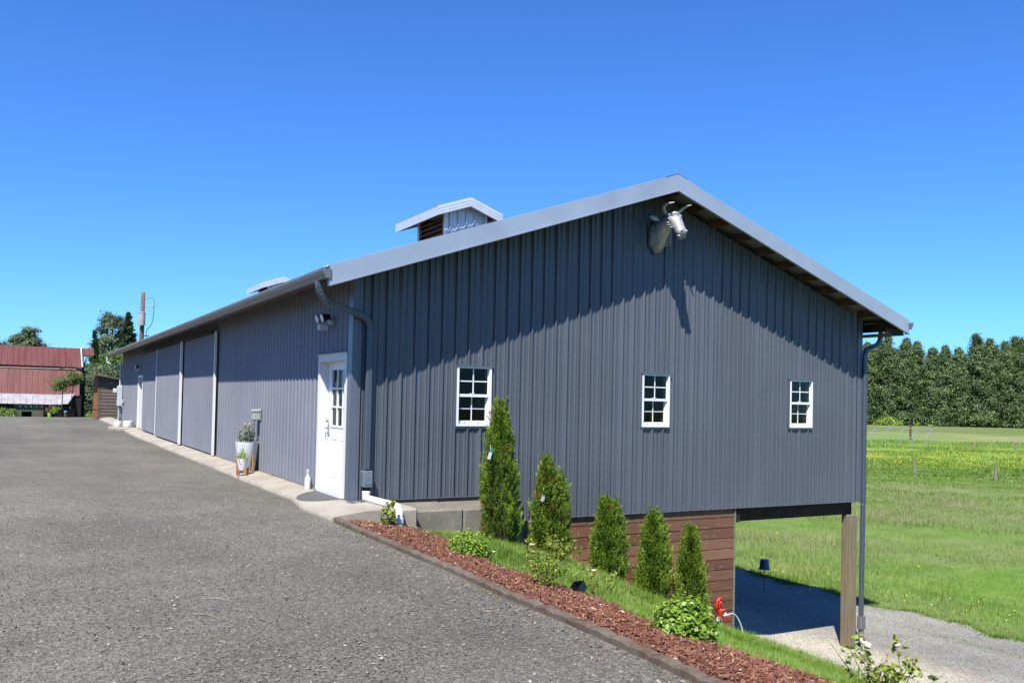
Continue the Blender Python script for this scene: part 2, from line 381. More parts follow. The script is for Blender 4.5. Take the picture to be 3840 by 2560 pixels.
SHEDO = N('shed_orange_door'); _s = SHEDO.noise(1, 5, .65, scaled(SHEDO, 5, 5, 1.3)); SHEDO.set(SHEDO.ramp(_s, [(.3, (.22, .07, .022)), (.7, (.46, .18, .06))]), .7, 0, .3); SHEDO = SHEDO.m
GREENB = plain('green_box_paint', (.10, .125, .085), .7, 0, .3, .12, 3)

# ------------------------------------------------------------------ camera, light, world
cam = bpy.data.cameras.new('camera'); co = bpy.data.objects.new('camera', cam); COL.objects.link(co); S.camera = co
PITCH, ROLL, YAW = R(1.36785), R(1.23402), R(-29.16132)
fw = Vector((-math.sin(YAW)*math.cos(PITCH), math.cos(YAW)*math.cos(PITCH), math.sin(PITCH)))
r0 = Vector((math.cos(YAW), math.sin(YAW), 0)); u0 = r0.cross(fw)
rr = r0*math.cos(ROLL) + u0*math.sin(ROLL); uu = -r0*math.sin(ROLL) + u0*math.cos(ROLL)
M = Matrix((rr, uu, -fw)).transposed().to_4x4(); M.translation = Vector((-4.299, -12.5054, 1.4849)); co.matrix_world = M
cam.sensor_width = 36; cam.lens = 3313.36/3840*36; cam.shift_y = 139.74/3840; cam.clip_start = .1; cam.clip_end = 3000
SUNV = Vector((-.7, -.7, 1.41)).normalized()
sd = bpy.data.lights.new('sun', 'SUN'); sd.energy = 4.95; sd.angle = R(.53); sd.color = (1, .965, .90)
so = bpy.data.objects.new('sun', sd); COL.objects.link(so); so.rotation_euler = (-SUNV).to_track_quat('-Z', 'Y').to_euler(); so.location = (-20, -20, 40)
W = bpy.data.worlds.new('World'); S.world = W; W.use_nodes = True
sky = W.node_tree.nodes.new('ShaderNodeTexSky'); sky.sky_type = 'NISHITA'; sky.sun_disc = False
sky.sun_elevation = math.asin(SUNV.z); sky.sun_rotation = math.atan2(SUNV.x, SUNV.y)
sky.altitude = 200; sky.air_density = 1.0; sky.dust_density = .15; sky.ozone_density = 2.0
bg = W.node_tree.nodes['Background']; bg.inputs['Strength'].default_value = .05
_mm = W.node_tree.nodes.new('ShaderNodeMix'); _mm.data_type = 'RGBA'; _mm.blend_type = 'MULTIPLY'; _mm.inputs[0].default_value = 1
W.node_tree.links.new(sky.outputs[0], _mm.inputs[6]); _mm.inputs[7].default_value = (.55, 1.15, 2.12, 1)   # deep saturated blue of this clear sky
W.node_tree.links.new(_mm.outputs[2], bg.inputs['Color'])
S.view_settings.view_transform = 'Standard'; S.view_settings.look = 'None'; S.view_settings.gamma = 1; S.view_settings.exposure = .99
S.render.engine = 'CYCLES'; S.cycles.max_bounces = 6; S.cycles.transparent_max_bounces = 12; S.cycles.use_denoising = True
S.cycles.caustics_reflective = False; S.cycles.caustics_refractive = False

# ------------------------------------------------------------------ terrain
PW = ([-.6, 0, .6, 1.5, 2.09, 2.93, 3.89, 4.8, 5.65, 6.27, 7.5, 8.3, 9, 10, 16, 60], [-.19, -.27, -.37, -.5, -.67, -.92, -1.35, -1.71, -2.14, -2.36, -2.8, -3.1, -3.33, -3.45, -3.47, -3.5])
PF = ([-.6, .5, 2, 4, 6, 8, 9, 10, 16, 60], [-.18, -.42, -.95, -1.7, -2.42, -3.1, -3.35, -3.45, -3.47, -3.5])
def smooth(t): t = np.clip(t, 0, 1); return t*t*(3-2*t)
def H(x, y):
    x = np.asarray(x, float); y = np.asarray(y, float)
    e = smooth((y-33.5)/2.5) * 7.5
    w = smooth((y+4)/2.5)
    a = np.interp(x-e, *PW)*w + np.interp(x-e, *PF)*(1-w)
    pad = -.175 + .125*smooth((y-20)/18)
    pad = pad - 1.35*smooth((y-44.2)/7) 
    a = np.where(x-e < -.6, pad, a + (pad+.175)*np.clip(1-(x-e+.6)/3, 0, 1))
    return a
def sheet(name, xs, ys, mat, dz=0, kind='structure', mask=None, amp=0, fn=None):
    X, Y = np.meshgrid(xs, ys); Z = H(X, Y) + dz
    if fn is not None: Z = fn(X, Y, Z)
    if amp: Z = Z + amp*(np.sin(X*3.1+Y*1.7)+np.sin(X*1.3-Y*2.9)+np.sin(Y*5.3+X*.7))*.33
    nx, ny = len(xs), len(ys); v = np.stack([X, Y, Z], -1).reshape(-1, 3)
    i, j = np.meshgrid(np.arange(nx-1), np.arange(ny-1)); i = i.ravel(); j = j.ravel()
    F = np.stack([j*nx+i, j*nx+i+1, (j+1)*nx+i+1, (j+1)*nx+i], -1)
    if mask is not None:
        cx = (xs[i]+xs[i+1])/2; cy = (ys[j]+ys[j+1])/2; F = F[mask(cx, cy)]
    o = mesh_np(name, v, F, .5, mat, None, True)
    return tag(o, kind=kind)
gx = np.concatenate([np.linspace(-500, -30, 12), np.linspace(-28, -2, 14), np.arange(-1.4, 17, .2), np.linspace(18, 60, 30), np.linspace(66, 900, 40)])
gy = np.concatenate([np.linspace(-300, -30, 10), np.linspace(-28, -13, 8), np.arange(-12, 6, .25), np.linspace(6.5, 62, 80), np.linspace(66, 1200, 40)])
def bumpy(X, Y, Z): return Z + np.where(X > 18, .05*np.sin(X*.35+Y*.2)*np.cos(Y*.27), 0)
ground = sheet('ground', gx, gy, GROUND, -.012, fn=bumpy)
tag(ground, 'green meadow and earth sloping down around the building')
dx = np.concatenate([np.linspace(-70, -10, 16), np.arange(-9.5, -.7, .5), [-.64, -.5, -.42]])
dy = np.concatenate([np.linspace(-40, -13, 8), np.arange(-12, 44, .5), np.arange(44, 47.5, .25)])
drive = sheet('gravel_drive', dx, dy, GRAV, 0, amp=.006, mask=lambda x, y: (x < -.64) | (y > -1.1), fn=lambda X, Y, Z: np.where(X > -.66, H(-.7, Y), Z))
# gravel that laps around the concrete corner
yx = np.arange(7.8, 15.2, .1); yy = np.concatenate([np.linspace(-30, -8, 20), np.arange(-7.8, 8, .1), np.arange(8.2, 36, .4)])
def yard_mask(x, y):
    e = .18*np.sin(y*1.9)+.12*np.sin(y*4.3+1)+.06*np.sin(y*9.7)
    return (x < 14.75+e) & (x > np.where(y < 0.1, 8.05+e*1.2, 7.6))
yard = sheet('lower_gravel_yard', yx, yy, GRAV2, .004, mask=yard_mask)

# concrete apron along the long wall, and slab at the corner
def slab(name, pts_in, z_top, z_bot, mat):
    pass
mb = MB()
ys = np.arange(-1.13, 40.0, .33); prev = None; wob = 0.
for y in ys:
    wob = .75*wob + random.gauss(0, .007); f_ = min(1, max(0, (y-.2)/1.2)); w = -.64*(1-f_)-.50*f_ + wob
    zz = float(H(-.7, y)); up = max(0, zz+.175)
    row = [(0.06, y, -.045+up*1.1), (-.18, y, -.06+up*1.1), (w+.02, y, -.115+up), (w, y, -.15+up), (w-.02, y, -.35)]
    if prev:
        for a in range(4): mb.poly([prev[a], prev[a+1], row[a+1], row[a]])
    if prev is None: mb.poly([(0.06, y, -.4), (w-.02, y, -.4)]+row[::-1])
    prev = row
apron = mb.build('concrete_path', CONC, smooth=False); tag(apron, kind='structure')
mb = MB()
mb.bbox((.062, -1.125, -.40), (.60, -.002, -.047), .025)
slab_o = mb.build('concrete_pavement', CONC); tag(slab_o, kind='structure')

# ------------------------------------------------------------------ main building
WID, LEN = 10.95, 33.2
SL = .349; ZR = 5.40; ZE = 3.28
def roof_z(x): return ZR - abs(x-5.475)*SL
B = thing('metal_barn', 'long charcoal metal-sided building with gable end, raised over an open carport', 'barn', (0, 0, -.05))
PIT = .2286; X0 = 3.7477
def rib_breaks(u0, u1, phase, g=1.):
    """list of (u, offset) for the ribbed panel profile"""
    out = [(u0, 0)]; k = math.floor((u0-phase)/PIT)-1
    while True:
        b = phase + k*PIT; k += 1
        if b-.07 > u1: break
        seq = [(b-.090, 0), (b-.046, .040*g), (b-.028, .040*g), (b-.008, 0)]
        for q in (1, 2):
            m = b + PIT*q/3 - .02*(1.5-q)
            seq += [(m-.026, 0), (m-.011, .013*g*g), (m-.003, .013*g*g), (m+.004, 0)]
        for u, o in seq:
            if u0+.001 < u < u1-.001: out.append((u, o))
    out.append((u1, 0)); return out
def panel(name, mat, parent, org, U, Nn, u0, u1, zb, zt, phase=0., holes=(), rows=(), g=1.):
    """ribbed sheet; zb, zt numbers or functions of u; holes = (ua, ub, za, zb2)"""
    org = Vector(org); U = Vector(U); Nn = Vector(Nn)
    fzb = zb if callable(zb) else (lambda u: zb); fzt = zt if callable(zt) else (lambda u: zt)
    br = rib_breaks(u0, u1, phase, g)
    def off(u):
        for (a, oa), (b, ob) in zip(br, br[1:]):
            if a <= u <= b: return oa + (ob-oa)*((u-a)/(b-a) if b > a else 0)
        return 0
    us = [b[0] for b in br]
    for h in holes:
        for e in h[:2]: us.append(e)
    if u0 < 5.475 < u1 and callable(zt): us.append(5.475)
    us = sorted(set(round(u, 5) for u in us)); m = MB()
    P = lambda u, z: org + U*u + Nn*off(u) + Vector((0, 0, z))
    for a, b in zip(us, us[1:]):
        mid = (a+b)/2; iv = [(fzb(a), fzt(a), fzb(b), fzt(b))]
        for h in holes:
            if h[0] < mid < h[1]:
                n2 = []
                for (p, q, r_, s_) in iv: n2 += [(p, h[2], r_, h[2]), (h[3], q, h[3], s_)]
                iv = n2
        for (p, q, r_, s_) in iv: m.poly([P(a, p), P(b, r_), P(b, s_), P(a, q)])
    k = math.floor((u0-phase)/PIT)
    while phase+k*PIT < u1:
        u = phase + k*PIT + .014; k += 1
        if not (u0+.02 < u < u1-.02): continue
        for z in rows:
            if z > fzt(u)-.2 or z < fzb(u)+.02: continue
            if any(h[0]-.03 < u < h[1]+.03 and h[2]-.05 < z < h[3]+.08 for h in holes): continue
            c = org+U*u+Nn*off(u)+Vector((0, 0, z)); s = .0085; t = c + Nn*.008
            q = [c+U*s, c+Vector((0,0,s)), c-U*s, c-Vector((0,0,s))]
            for i in range(4): m.poly([q[i], q[(i+1) % 4], t])
    return m.build(name, mat, parent)
WZ0, WZ1 = 1.058, 2.003
WINS = [(1.672, 2.282), (5.285, 5.90), (8.90, 9.525)]
holes = [(a+.01, b-.01, WZ0+.01, WZ1-.01) for a, b in WINS]
rows = [-.40, .32, .95, 1.56, 2.17, 2.78, 3.40, 4.0, 4.6]
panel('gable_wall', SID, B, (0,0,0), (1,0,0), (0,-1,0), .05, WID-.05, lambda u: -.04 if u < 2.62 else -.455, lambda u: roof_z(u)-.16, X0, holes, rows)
# long wall toward the drive, door opening
DY0, DY1, DZ1 = .176, 1.603, 2.13
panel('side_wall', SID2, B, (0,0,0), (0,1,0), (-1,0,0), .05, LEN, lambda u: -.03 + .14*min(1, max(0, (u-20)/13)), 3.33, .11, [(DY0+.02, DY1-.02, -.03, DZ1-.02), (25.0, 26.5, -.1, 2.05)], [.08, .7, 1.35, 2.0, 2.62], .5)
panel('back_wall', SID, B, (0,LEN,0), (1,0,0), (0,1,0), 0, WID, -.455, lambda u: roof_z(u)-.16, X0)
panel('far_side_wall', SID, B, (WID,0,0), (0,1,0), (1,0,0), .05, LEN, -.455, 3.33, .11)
# corner trim pieces
m = MB(); t = .036
m.box((-t, -t, -.09), (.10, -t+.004, 3.31)); m.box((-t, -t+.0005, -.092), (-t+.004, .165, 3.3)); m.box((.0965, -t+.003, -.09), (.10, -.001, 3.31)); m.box((-t+.003, .161, -.09), (-.001, .165, 3.3))
m.build('corner_trim', TRIM, B)
m = MB(); m.box((WID-.11, -t, -.46), (WID+t, -t+.004, 3.3)); m.box((WID+t-.004, -t+.001, -.46), (WID+t, .12, 3.3)); m.build('corner_trim', TRIM, B)
m = MB(); m.box((-t, LEN-.12, .12), (-t+.004, LEN+t, 3.3)); m.build('corner_trim', TRIM, B)
# base trim / drip edge under siding
m = MB(); m.box((2.60, -.030, -.462), (WID, -.002, -.452)); m.box((.02, -.05, -.052), (2.62, .0, -.042)); m.box((2.612, -.028, -.46), (2.626, -.001, -.04)); m.build('base_trim', TRIM, B)
# interior shell: floor, inner lining
m = MB(); m.box((.05, .05, -.44), (WID-.05, LEN-.05, -.06)); m.build('floor', DARKW, B)
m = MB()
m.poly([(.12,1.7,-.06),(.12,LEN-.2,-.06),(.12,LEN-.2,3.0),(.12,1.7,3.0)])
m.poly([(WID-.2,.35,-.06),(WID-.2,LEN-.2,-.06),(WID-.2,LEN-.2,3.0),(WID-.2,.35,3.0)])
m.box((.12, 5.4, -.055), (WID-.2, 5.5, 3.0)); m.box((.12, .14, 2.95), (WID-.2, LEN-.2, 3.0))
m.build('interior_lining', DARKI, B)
# curtain strips hanging inside the windows
for (a, b), q in zip(WINS, (.72, .62, .5)):
    m = MB(); n = 8; x0 = a + (b-a)*q + .05; b = b + .24
    for i in range(n):
        u = x0 + (b-.08-x0)*i/n; u2 = x0 + (b-.08-x0)*(i+1)/n
        m.poly([(u, .30+.02*(i % 2), WZ0-.1), (u2, .30+.02*((i+1) % 2), WZ0-.1), (u2+.03, .30+.02*((i+1) % 2), 1.50), (u+.03, .30+.02*(i % 2), 1.50)])
    m.build('curtain', CURT, B)
# lower level
def boards(name, org, U, Nn, u0, u1, z0, z1, h, mat, parent, lap=.012):
    org = Vector(org); U = Vector(U); Nn = Vector(Nn); m = MB(); z = z0
    while z < z1-.01:
        e = min(z+h-.006, z1); v = random.random()
        p = lambda u, zz, o: org+U*u+Nn*o+Vector((0, 0, zz))
        m.poly([p(u0, z, lap), p(u1, z, lap), p(u1, e, .004), p(u0, e, .004)], v)
        m.poly([p(u0, z, lap), p(u1, z, lap), p(u1, z, -.01), p(u0, z, -.01)], v)
        m.poly([p(u0, e, .004), p(u1, e, .004), p(u1, e+.006, -.012), p(u0, e+.006, -.012)], v)
        z += h
    return m.build(name, mat, parent)
boards('lower_wall', (0,.030,0), (1,0,0), (0,-1,0), 3.83, 7.545, -3.15, -.47, .195, BOARDS, B)
boards('lower_wall_return', (0,.026,0), (1,0,0), (0,-1,0), 3.45, 3.80, -3.15, -.47, .195, BOARDS, B)
m = MB(); m.box((7.548, .005, -3.2), (7.58, .06, -.47)); m.build('lower_wall_edge', plain('greenish_edge', (.21, .22, .13), .8), B)
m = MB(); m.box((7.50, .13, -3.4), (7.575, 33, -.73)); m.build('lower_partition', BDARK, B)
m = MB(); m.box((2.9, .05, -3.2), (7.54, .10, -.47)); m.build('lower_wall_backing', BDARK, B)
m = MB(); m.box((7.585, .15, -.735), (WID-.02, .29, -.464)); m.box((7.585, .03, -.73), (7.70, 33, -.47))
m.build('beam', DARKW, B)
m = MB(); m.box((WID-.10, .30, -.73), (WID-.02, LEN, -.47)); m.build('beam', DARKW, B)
for i in range(12):
    y = .9 + i*2.7; m = MB(); m.box((7.72, y, -.62), (WID-.12, y+.08, -.462)); m.build('joist', DARKW, B)
m = MB(); m.bbox((10.71, .0, -3.9), (10.93, .22, -.737), .008); m.build('post', POSTW, B)
m = MB(); m.bbox((10.60, 9.0, -3.9), (10.82, 9.22, -.737), .008); m.build('post', POSTW, B)
m = MB(); m.bbox((10.60, 18.0, -3.9), (10.82, 18.22, -.737), .008); m.build('post', POSTW, B)
# foundation
m = MB(); m.bbox((2.60, -.10, -1.3), (3.44, .09, -.47), .015)
m.box((0.0, .0, -.9), (2.60, .3, -.065)); m.build('foundation', CONCD, B)
# roof
def roof_sheet(name, x0, x1, y0, y1, zfun, mat, parent, dz=0):
    m = MB(); ys_ = [y0]; k = y0 + .1
    prof = []
    y = y0
    while y < y1:
        prof += [(y, 0), (y+.16, 0), (y+.175, .02), (y+.205, .02), (y+.22, 0)]
        y += .2286*1.0
    prof = [p for p in prof if p[0] <= y1] + [(y1, 0)]
    for (a, oa), (b, ob) in zip(prof, prof[1:]):
        if b <= a: continue
        m.poly([(x0, a, zfun(x0)+oa+dz), (x1, a, zfun(x1)+oa+dz), (x1, b, zfun(x1)+ob+dz), (x0, b, zfun(x0)+ob+dz)])
    m.poly([(x0, y0, zfun(x0)-.02+dz), (x1, y0, zfun(x1)-.02+dz), (x1, y1, zfun(x1)-.02+dz), (x0, y1, zfun(x0)-.02+dz)])
    return m.build(name, mat, parent)
RY0, RY1 = -.69, LEN+.68
roof_sheet('roof', -.62, 5.475, RY0, RY1, roof_z, ROOFM, B, .0)
roof_sheet('roof', 5.475, WID+.62, RY0, RY1, roof_z, ROOFM, B, .0)
m = MB()
for s in (-1, 1):
    m.poly([(5.475, RY0-.006, ZR+.024), (5.475+s*.22, RY0-.006, ZR+.024-.22*SL), (5.475+s*.22, RY1, ZR+.024-.22*SL), (5.475, RY1, ZR+.024)])
m.build('ridge_cap', ROOFM, B)
# rake fascia (front): overlapping lengths each side, with a bright hemmed lip
def fascia(side, y, name='rake_fascia'):
    m = MB(); xs_ = [0, 2.35, 4.45, 6.10]; 
    for i in range(3):
        pr = .002*(i % 2); a, b = xs_[i], xs_[i+1]+(.02 if i < 2 else 0)
        def q(d, oy, z):  # d from the eave up to the ridge
            x = -.61+d if side < 0 else WID+.61-d
            x = min(x, 5.475) if side < 0 else max(x, 5.475)
            return (x, y+oy, roof_z(x)+z)
        for (o1, z1, o2, z2) in ((-.0-pr, .012, -.0-pr, -.262), (-pr, -.262, -.022, -.264), (-.022, -.264, -.020, -.282), (-.020, -.282, .03, -.284), (.03, -.284, .03, -.262), (-pr, .012, .10, .020)):
            m.poly([q(a, o1, z1), q(b, o1, z1), q(b, o2, z2), q(a, o2, z2)])
        if i:
            c0 = q(a, -.004, .012); c1 = q(a, -.004, -.262); c2 = q(a+.010, -.004, -.262); c3 = q(a+.010, -.004, .012); m.poly([c0, c1, c2, c3]); m.poly([c0, c1, q(a, .001, -.262), q(a, .001, .012)]); m.poly([c3, c2, q(a+.010, .001, -.262), q(a+.010, .001, .012)])
        for d in ((a+.5), (a+1.15), (a+1.75)):
            c = Vector(q(d, -pr-.001, -.20)); s = .008
            m.poly([c+Vector((s,0,0)), c+Vector((0,0,s)), c+Vector((-s,0,0)), c+Vector((0,0,-s))])
    x = -.61 if side < 0 else WID+.61; z = roof_z(x); w = .004 if side < 0 else -.004
    m.box((min(x, x+w), y+.001, z-.278), (max(x, x+w), y+.10, z+.012))
    return m.build(name, FASC, B)
fascia(-1, -.70); fascia(1, -.70)
m = MB()
for s in (-1, 1):
    m = MB()
    for yy in (-.66,):
        a = -.59 if s < 0 else WID+.59; n = (-.0)
        m.poly([(a, yy, roof_z(a)-.03), (5.475, yy, ZR-.03), (5.475, yy, ZR-.24), (a, yy, roof_z(a)-.24)])
        m.poly([(a, yy+.038, roof_z(a)-.03), (5.475, yy+.038, ZR-.03), (5.475, yy+.038, ZR-.24), (a, yy+.038, roof_z(a)-.24)])
        m.poly([(a, yy, roof_z(a)-.24), (5.475, yy, ZR-.24), (5.475, yy+.038, ZR-.24), (a, yy+.038, roof_z(a)-.24)])
    m.build('rake_rafter', PURW, B)
for s in (-1, 1):
    for i in range(11):
        d = .25 + i*.575; x = 5.475 + s*d; m = MB()
        z = roof_z(x)-.028; m.box((x-.02, -.62, z-.14), (x+.02, .04, z)); m.build('purlin', PURW, B)
# eave fascia board, soffits
m = MB(); m.box((-.585, -.655, ZE-.20), (-.55, RY1-.05, ZE-.02)); m.box((WID+.55, -.655, ZE-.20), (WID+.585, RY1-.05, ZE-.02)); m.build('eave_board', PURW, B)
m = MB(); m.box((WID+.002, -.615, 2.975), (WID+.585, -.59+RY1, 2.99)); m.box((WID+.002, -.62, 2.992), (WID+.55, -.58, 3.10)); m.build('soffit', DARKW, B)
for i in range(14):
    y = .35+i*2.44; m = MB()
    m.poly([(-.55, y, roof_z(-.55)-.03), (0.0, y, roof_z(0)-.03), (0.0, y, roof_z(0)-.2), (-.55, y, roof_z(-.55)-.15)])
    m.poly([(-.55, y+.04, roof_z(-.55)-.03), (0.0, y+.04, roof_z(0)-.03), (0.0, y+.04, roof_z(0)-.2), (-.55, y+.04, roof_z(-.55)-.15)])
    m.poly([(-.55, y, roof_z(-.55)-.15), (0.0, y, roof_z(0)-.2), (0.0, y+.04, roof_z(0)-.2), (-.55, y+.04, roof_z(-.55)-.15)])
    m.build('rafter_tail', PURW, B)
# gutters (K profile)
def gutter(sx, y0, y1):
    e = -.60 if sx < 0 else WID+.60; m = MB()
    prof = [(0, -.005), (0, -.135), (.075, -.135), (.085, -.10), (.105, -.075), (.122, -.03), (.125, .002), (.112, .004), (.110, -.004)]
    P = [(e+sx*a, b+3.235) for a, b in prof]
    for (xa, za), (xb, zb_) in zip(P, P[1:]): m.poly([(xa, y0, za), (xb, y0, zb_), (xb, y1, zb_), (xa, y1, za)])
    for (xa, za), (xb, zb_) in zip(P, P[1:]):
        xa2 = xa-sx*.003; xb2 = xb-sx*.003
        m.poly([(xa2, y0, za+.003), (xb2, y0, zb_+.003), (xb2, y1, zb_+.003), (xa2, y1, za+.003)])
    for y in (y0, y1): m.poly([(x, y, z) for x, z in P[:7]])
    y = y0+3
    while y < y1:
        for (xa, za), (xb, zb_) in zip(P[1:6], P[2:7]):
            m.poly([(xa+sx*.002, y, za-.001), (xb+sx*.002, y, zb_-.001), (xb+sx*.002, y+.05, zb_-.001), (xa+sx*.002, y+.05, za-.001)])
        y += 6.1
    return m.build('gutter', GUT, B)
gutter(-1, -.72, LEN+.55); gutter(1, -.72, LEN+.55)
# downspouts
def arc(p0, p1, p2, n=7):
    p0, p1, p2 = map(Vector, (p0, p1, p2)); return [(p0*(1-t)**2 + p1*2*t*(1-t) + p2*t*t) for t in [i/n for i in range(n+1)]]
m = MB(); pts = arc((-.66, -.35, 3.10), (-.66, -.35, 2.88), (-.46, -.28, 2.80)) + arc((.05, -.13, 2.68), (.21, -.09, 2.63), (.21, -.09, 2.48)) + [(.21, -.09, .42)]
m.rect_tube(pts, .075, .10, Vector((0, 1, 0)))
for i in range(7):   # crimped elbow ridges
    a = .25 + i*.1; p = Vector(pts[min(len(pts)-1, i)]); 
m.build('downspout', DOWN, B)
m = MB()
for i in range(1, 7):
    p = Vector(pts[i]); q = Vector(pts[i+1]); c = (p+q)/2; t_ = (q-p).normalized()
    m.rect_tube([c-t_*.006, c+t_*.006], .084, .11, Vector((0, 1, 0)))
m.build('downspout_elbow', DOWN, B)
m = MB(); pts = arc((11.62, .02, 3.10), (11.62, .02, 2.82), (11.40, .0, 2.78)) + arc((11.12, -.05, 2.70), (11.02, -.07, 2.66), (11.02, -.07, 2.45)) + [(11.02, -.07, -.5), (11.01, -.07, -.52), (10.99, -.07, -2.78)]
m.rect_tube(pts, .10, .075, Vector((1, 0, 0))); m.build('downspout', DOWN, B)
m = MB(); m.rect_tube([(10.99, -.08, -2.80), (10.99, -.08, -3.06)], .16, .12); m.lathe([(.055, 0), (.055, -.22)], (10.99, -.08, -3.05), 14); m.build('downspout_adaptor', plain('adaptor_gray', (.16, .17, .17), .6), B)
m = MB(); m.tube([(-.68, LEN+.25, 3.1), (-.66, LEN+.25, 2.85), (-.3, LEN+.15, 2.7), (-.06, LEN+.06, 2.6), (-.06, LEN+.06, .3)], .045, 8); m.build('downspout', LGRAY, B)
# drain pipe at the near corner (PVC) - its own thing
dp = thing('drain_pipe', 'white plastic drain pipe elbowing off the corner downspout to the mulch', 'pipe', (.21, -.10, -.06))
m = MB(); m.bbox((.135, -.17, .16), (.285, -.03, .40), .012); m.bbox((.16, -.178, .20), (.275, -.165, .34), .006); m.build('adaptor_box', plain('adaptor_paint', (.16, .20, .24), .4), dp)
m = MB(); m.lathe([(.045, .16), (.05, .14), (.05, .08), (.045, .06)], (.21, -.10, 0), 16); m.build('rubber_collar', BLACK, dp, True)
m = MB(); m.lathe([(.058, .10), (.060, .02), (.057, -.0), (.057, -.02), (.054, -.03)], (.21, -.10, 0.0), 20)
m.lathe([(.060, .105), (.062, .10), (.062, .06), (.058, .055)], (.21, -.10, 0.0), 20)
PP = [(.21, -.10, .03), (.21, -.115, .0)] + arc((.21, -.14, -.006), (.212, -.18, -.005), (.22, -.24, -.005), 4) + [(.275, -.98, -.008)] + arc((.285, -1.08, -.012), (.30, -1.19, -.02), (.30, -1.19, -.13), 6) + [(.30, -1.19, -.40)]
m.tube(PP, .053, 16); m.tube([(.30, -1.19, -.16), (.30, -1.19, -.23)], .061, 16)
autosmooth(m.build('pipe', PVC, dp), 50)
dp2 = thing('drain_outlet', 'short white pipe elbow under the post-side downspout on the gravel', 'pipe', (10.99, -.1, -3.3))
m = MB(); m.tube(arc((10.99, -.09, -3.24), (10.99, -.10, -3.36), (11.10, -.22, -3.39), 5), .055, 12); autosmooth(m.build('pipe', PVC, dp2), 50)

# windows
def frame_rect(m, x0, x1, z0, z1, w, ya, yb, wt=None, wb=None):
    wt = wt or w; wb = wb or w
    m.box((x0, ya, z0), (x0+w, yb, z1)); m.box((x1-w, ya, z0), (x1, yb, z1))
    m.box((x0+w, ya+.0005, z0), (x1-w, yb, z0+wb)); m.box((x0+w, ya+.0005, z1-wt), (x1-w, yb, z1))
for a, b in WINS:
    m = MB(); frame_rect(m, a, b, WZ0, WZ1, .036, -.052, .07); 
    for s in (0,):  # back reveal returns
        m.box((a+.036, .0, WZ0+.036), (a+.05, .10, WZ1-.036)); m.box((b-.05, .0, WZ0+.036), (b-.036, .10, WZ1-.036))
    fr = m.build('window', VINYL, B)
    m = MB(); m.box((a-.022, -.068, WZ1+.001), (b+.022, .0, WZ1+.013)); m.box((a-.020, -.066, WZ1-.012), (b+.020, -.0535, WZ1+.001)); m.box((a-.012, -.04, WZ0-.03), (b+.012, -.001, WZ0-.002)); m.box((a-.016, -.046, WZ0-.002), (a-.001, -.001, WZ1-.013)); m.build('trim_channel', TRIM, fr)
    zm = (WZ0+WZ1)/2+.01; xa, xb = a+.05, b-.05; xm = (xa+xb)/2
    m = MB(); m.box((xa-.012, -.025, zm-.022), (xb+.012, .04, zm+.022)); m.box((xm-.010, -.004, zm+.022), (xm+.010, .006, WZ1-.036)); zq = (zm+.022+WZ1-.036)/2
    m.box((xa, -.0035, zq-.009), (xb, .0055, zq+.009)); m.box((xm-.06, -.030, zm+.022), (xm+.02, .0, zm+.034)); m.build('upper_sash', VINYL, fr)
    m = MB(); m.box((xa, .03, WZ0+.037), (xb, .065, WZ0+.085)); zq = (zm-.02+WZ0+.085)/2
    m.box((xm-.008, .040, WZ0+.085), (xm+.008, .048, zm-.022)); m.box((xa, .0405, zq-.006), (xb, .0475, zq+.006)); m.box((xa, .031, WZ0+.085), (xa+.012, .062, zm)); m.box((xb-.012, .031, WZ0+.085), (xb, .062, zm)); m.build('lower_sash', VINYL, fr)
    m = MB()
    for q in (.25, .72):
        m = MB(); m.box((xa+(xb-xa)*q-.015, .022, WZ0+.052), (xa+(xb-xa)*q+.015, .029, WZ0+.062)); m.build('sash_latch', BLACK, fr)
    m = MB(); m.box((xa, .000, zm+.02), (xb, .003, WZ1-.03)); m.box((xa, .052, WZ0+.08), (xb, .055, zm)); m.build('window_pane', GLASSM, fr)

# entry door on long wall (built in wall plane x=0, outward -x)
cz = -.035
m = MB()
m.box((-.045, DY0, cz), (.02, DY0+.095, DZ1)); m.box((-.045, DY1-.095, cz), (.02, DY1, DZ1)); m.box((-.0445, DY0+.095, DZ1-.095), (.02, DY1-.095, DZ1))
m.box((.02, DY1-.105, cz), (.17, DY1-.075, DZ1)); m.box((.02, DY0+.075, cz), (.17, DY0+.105, DZ1)); m.box((.02, DY0+.1, DZ1-.105), (.17, DY1-.1, DZ1-.075))
m.box((-.05, DY0+.09, cz-.02), (.16, DY1-.09, cz+.035)); m.box((-.07, DY0-.015, DZ1+.001), (.0, DY1+.015, DZ1+.014))
door = m.build('door', CASING, B)
ya, yb = DY0+.107, DY1-.107; xs = .10; z0, z1 = cz+.04, DZ1-.108
gy0, gy1, gz0, gz1 = ya+.20, yb-.20, 1.02, 1.90
m = MB(); m.box((xs, ya, z0), (xs+.045, yb, gz0)); m.box((xs, ya, gz1), (xs+.045, yb, z1)); m.box((xs, ya, gz0), (xs+.045, gy0, gz1)); m.box((xs, gy1, gz0), (xs+.045, yb, gz1))
f = .03
m.box((xs-.010, gy0-f, gz0-f), (xs, gy1+f, gz0)); m.box((xs-.010, gy0-f, gz1), (xs, gy1+f, gz1+f)); m.box((xs-.010, gy0-f, gz0), (xs, gy0, gz1)); m.box((xs-.010, gy1, gz0), (xs, gy1+f, gz1))
for i in (1, 2):
    y = gy0+(gy1-gy0)*i/3; m.box((xs-.006, y-.013, gz0), (xs+.03, y+.013, gz1)); z = gz0+(gz1-gz0)*i/3; m.box((xs-.0055, gy0, z-.013), (xs+.0295, gy1, z+.013))
ym = (ya+yb)/2
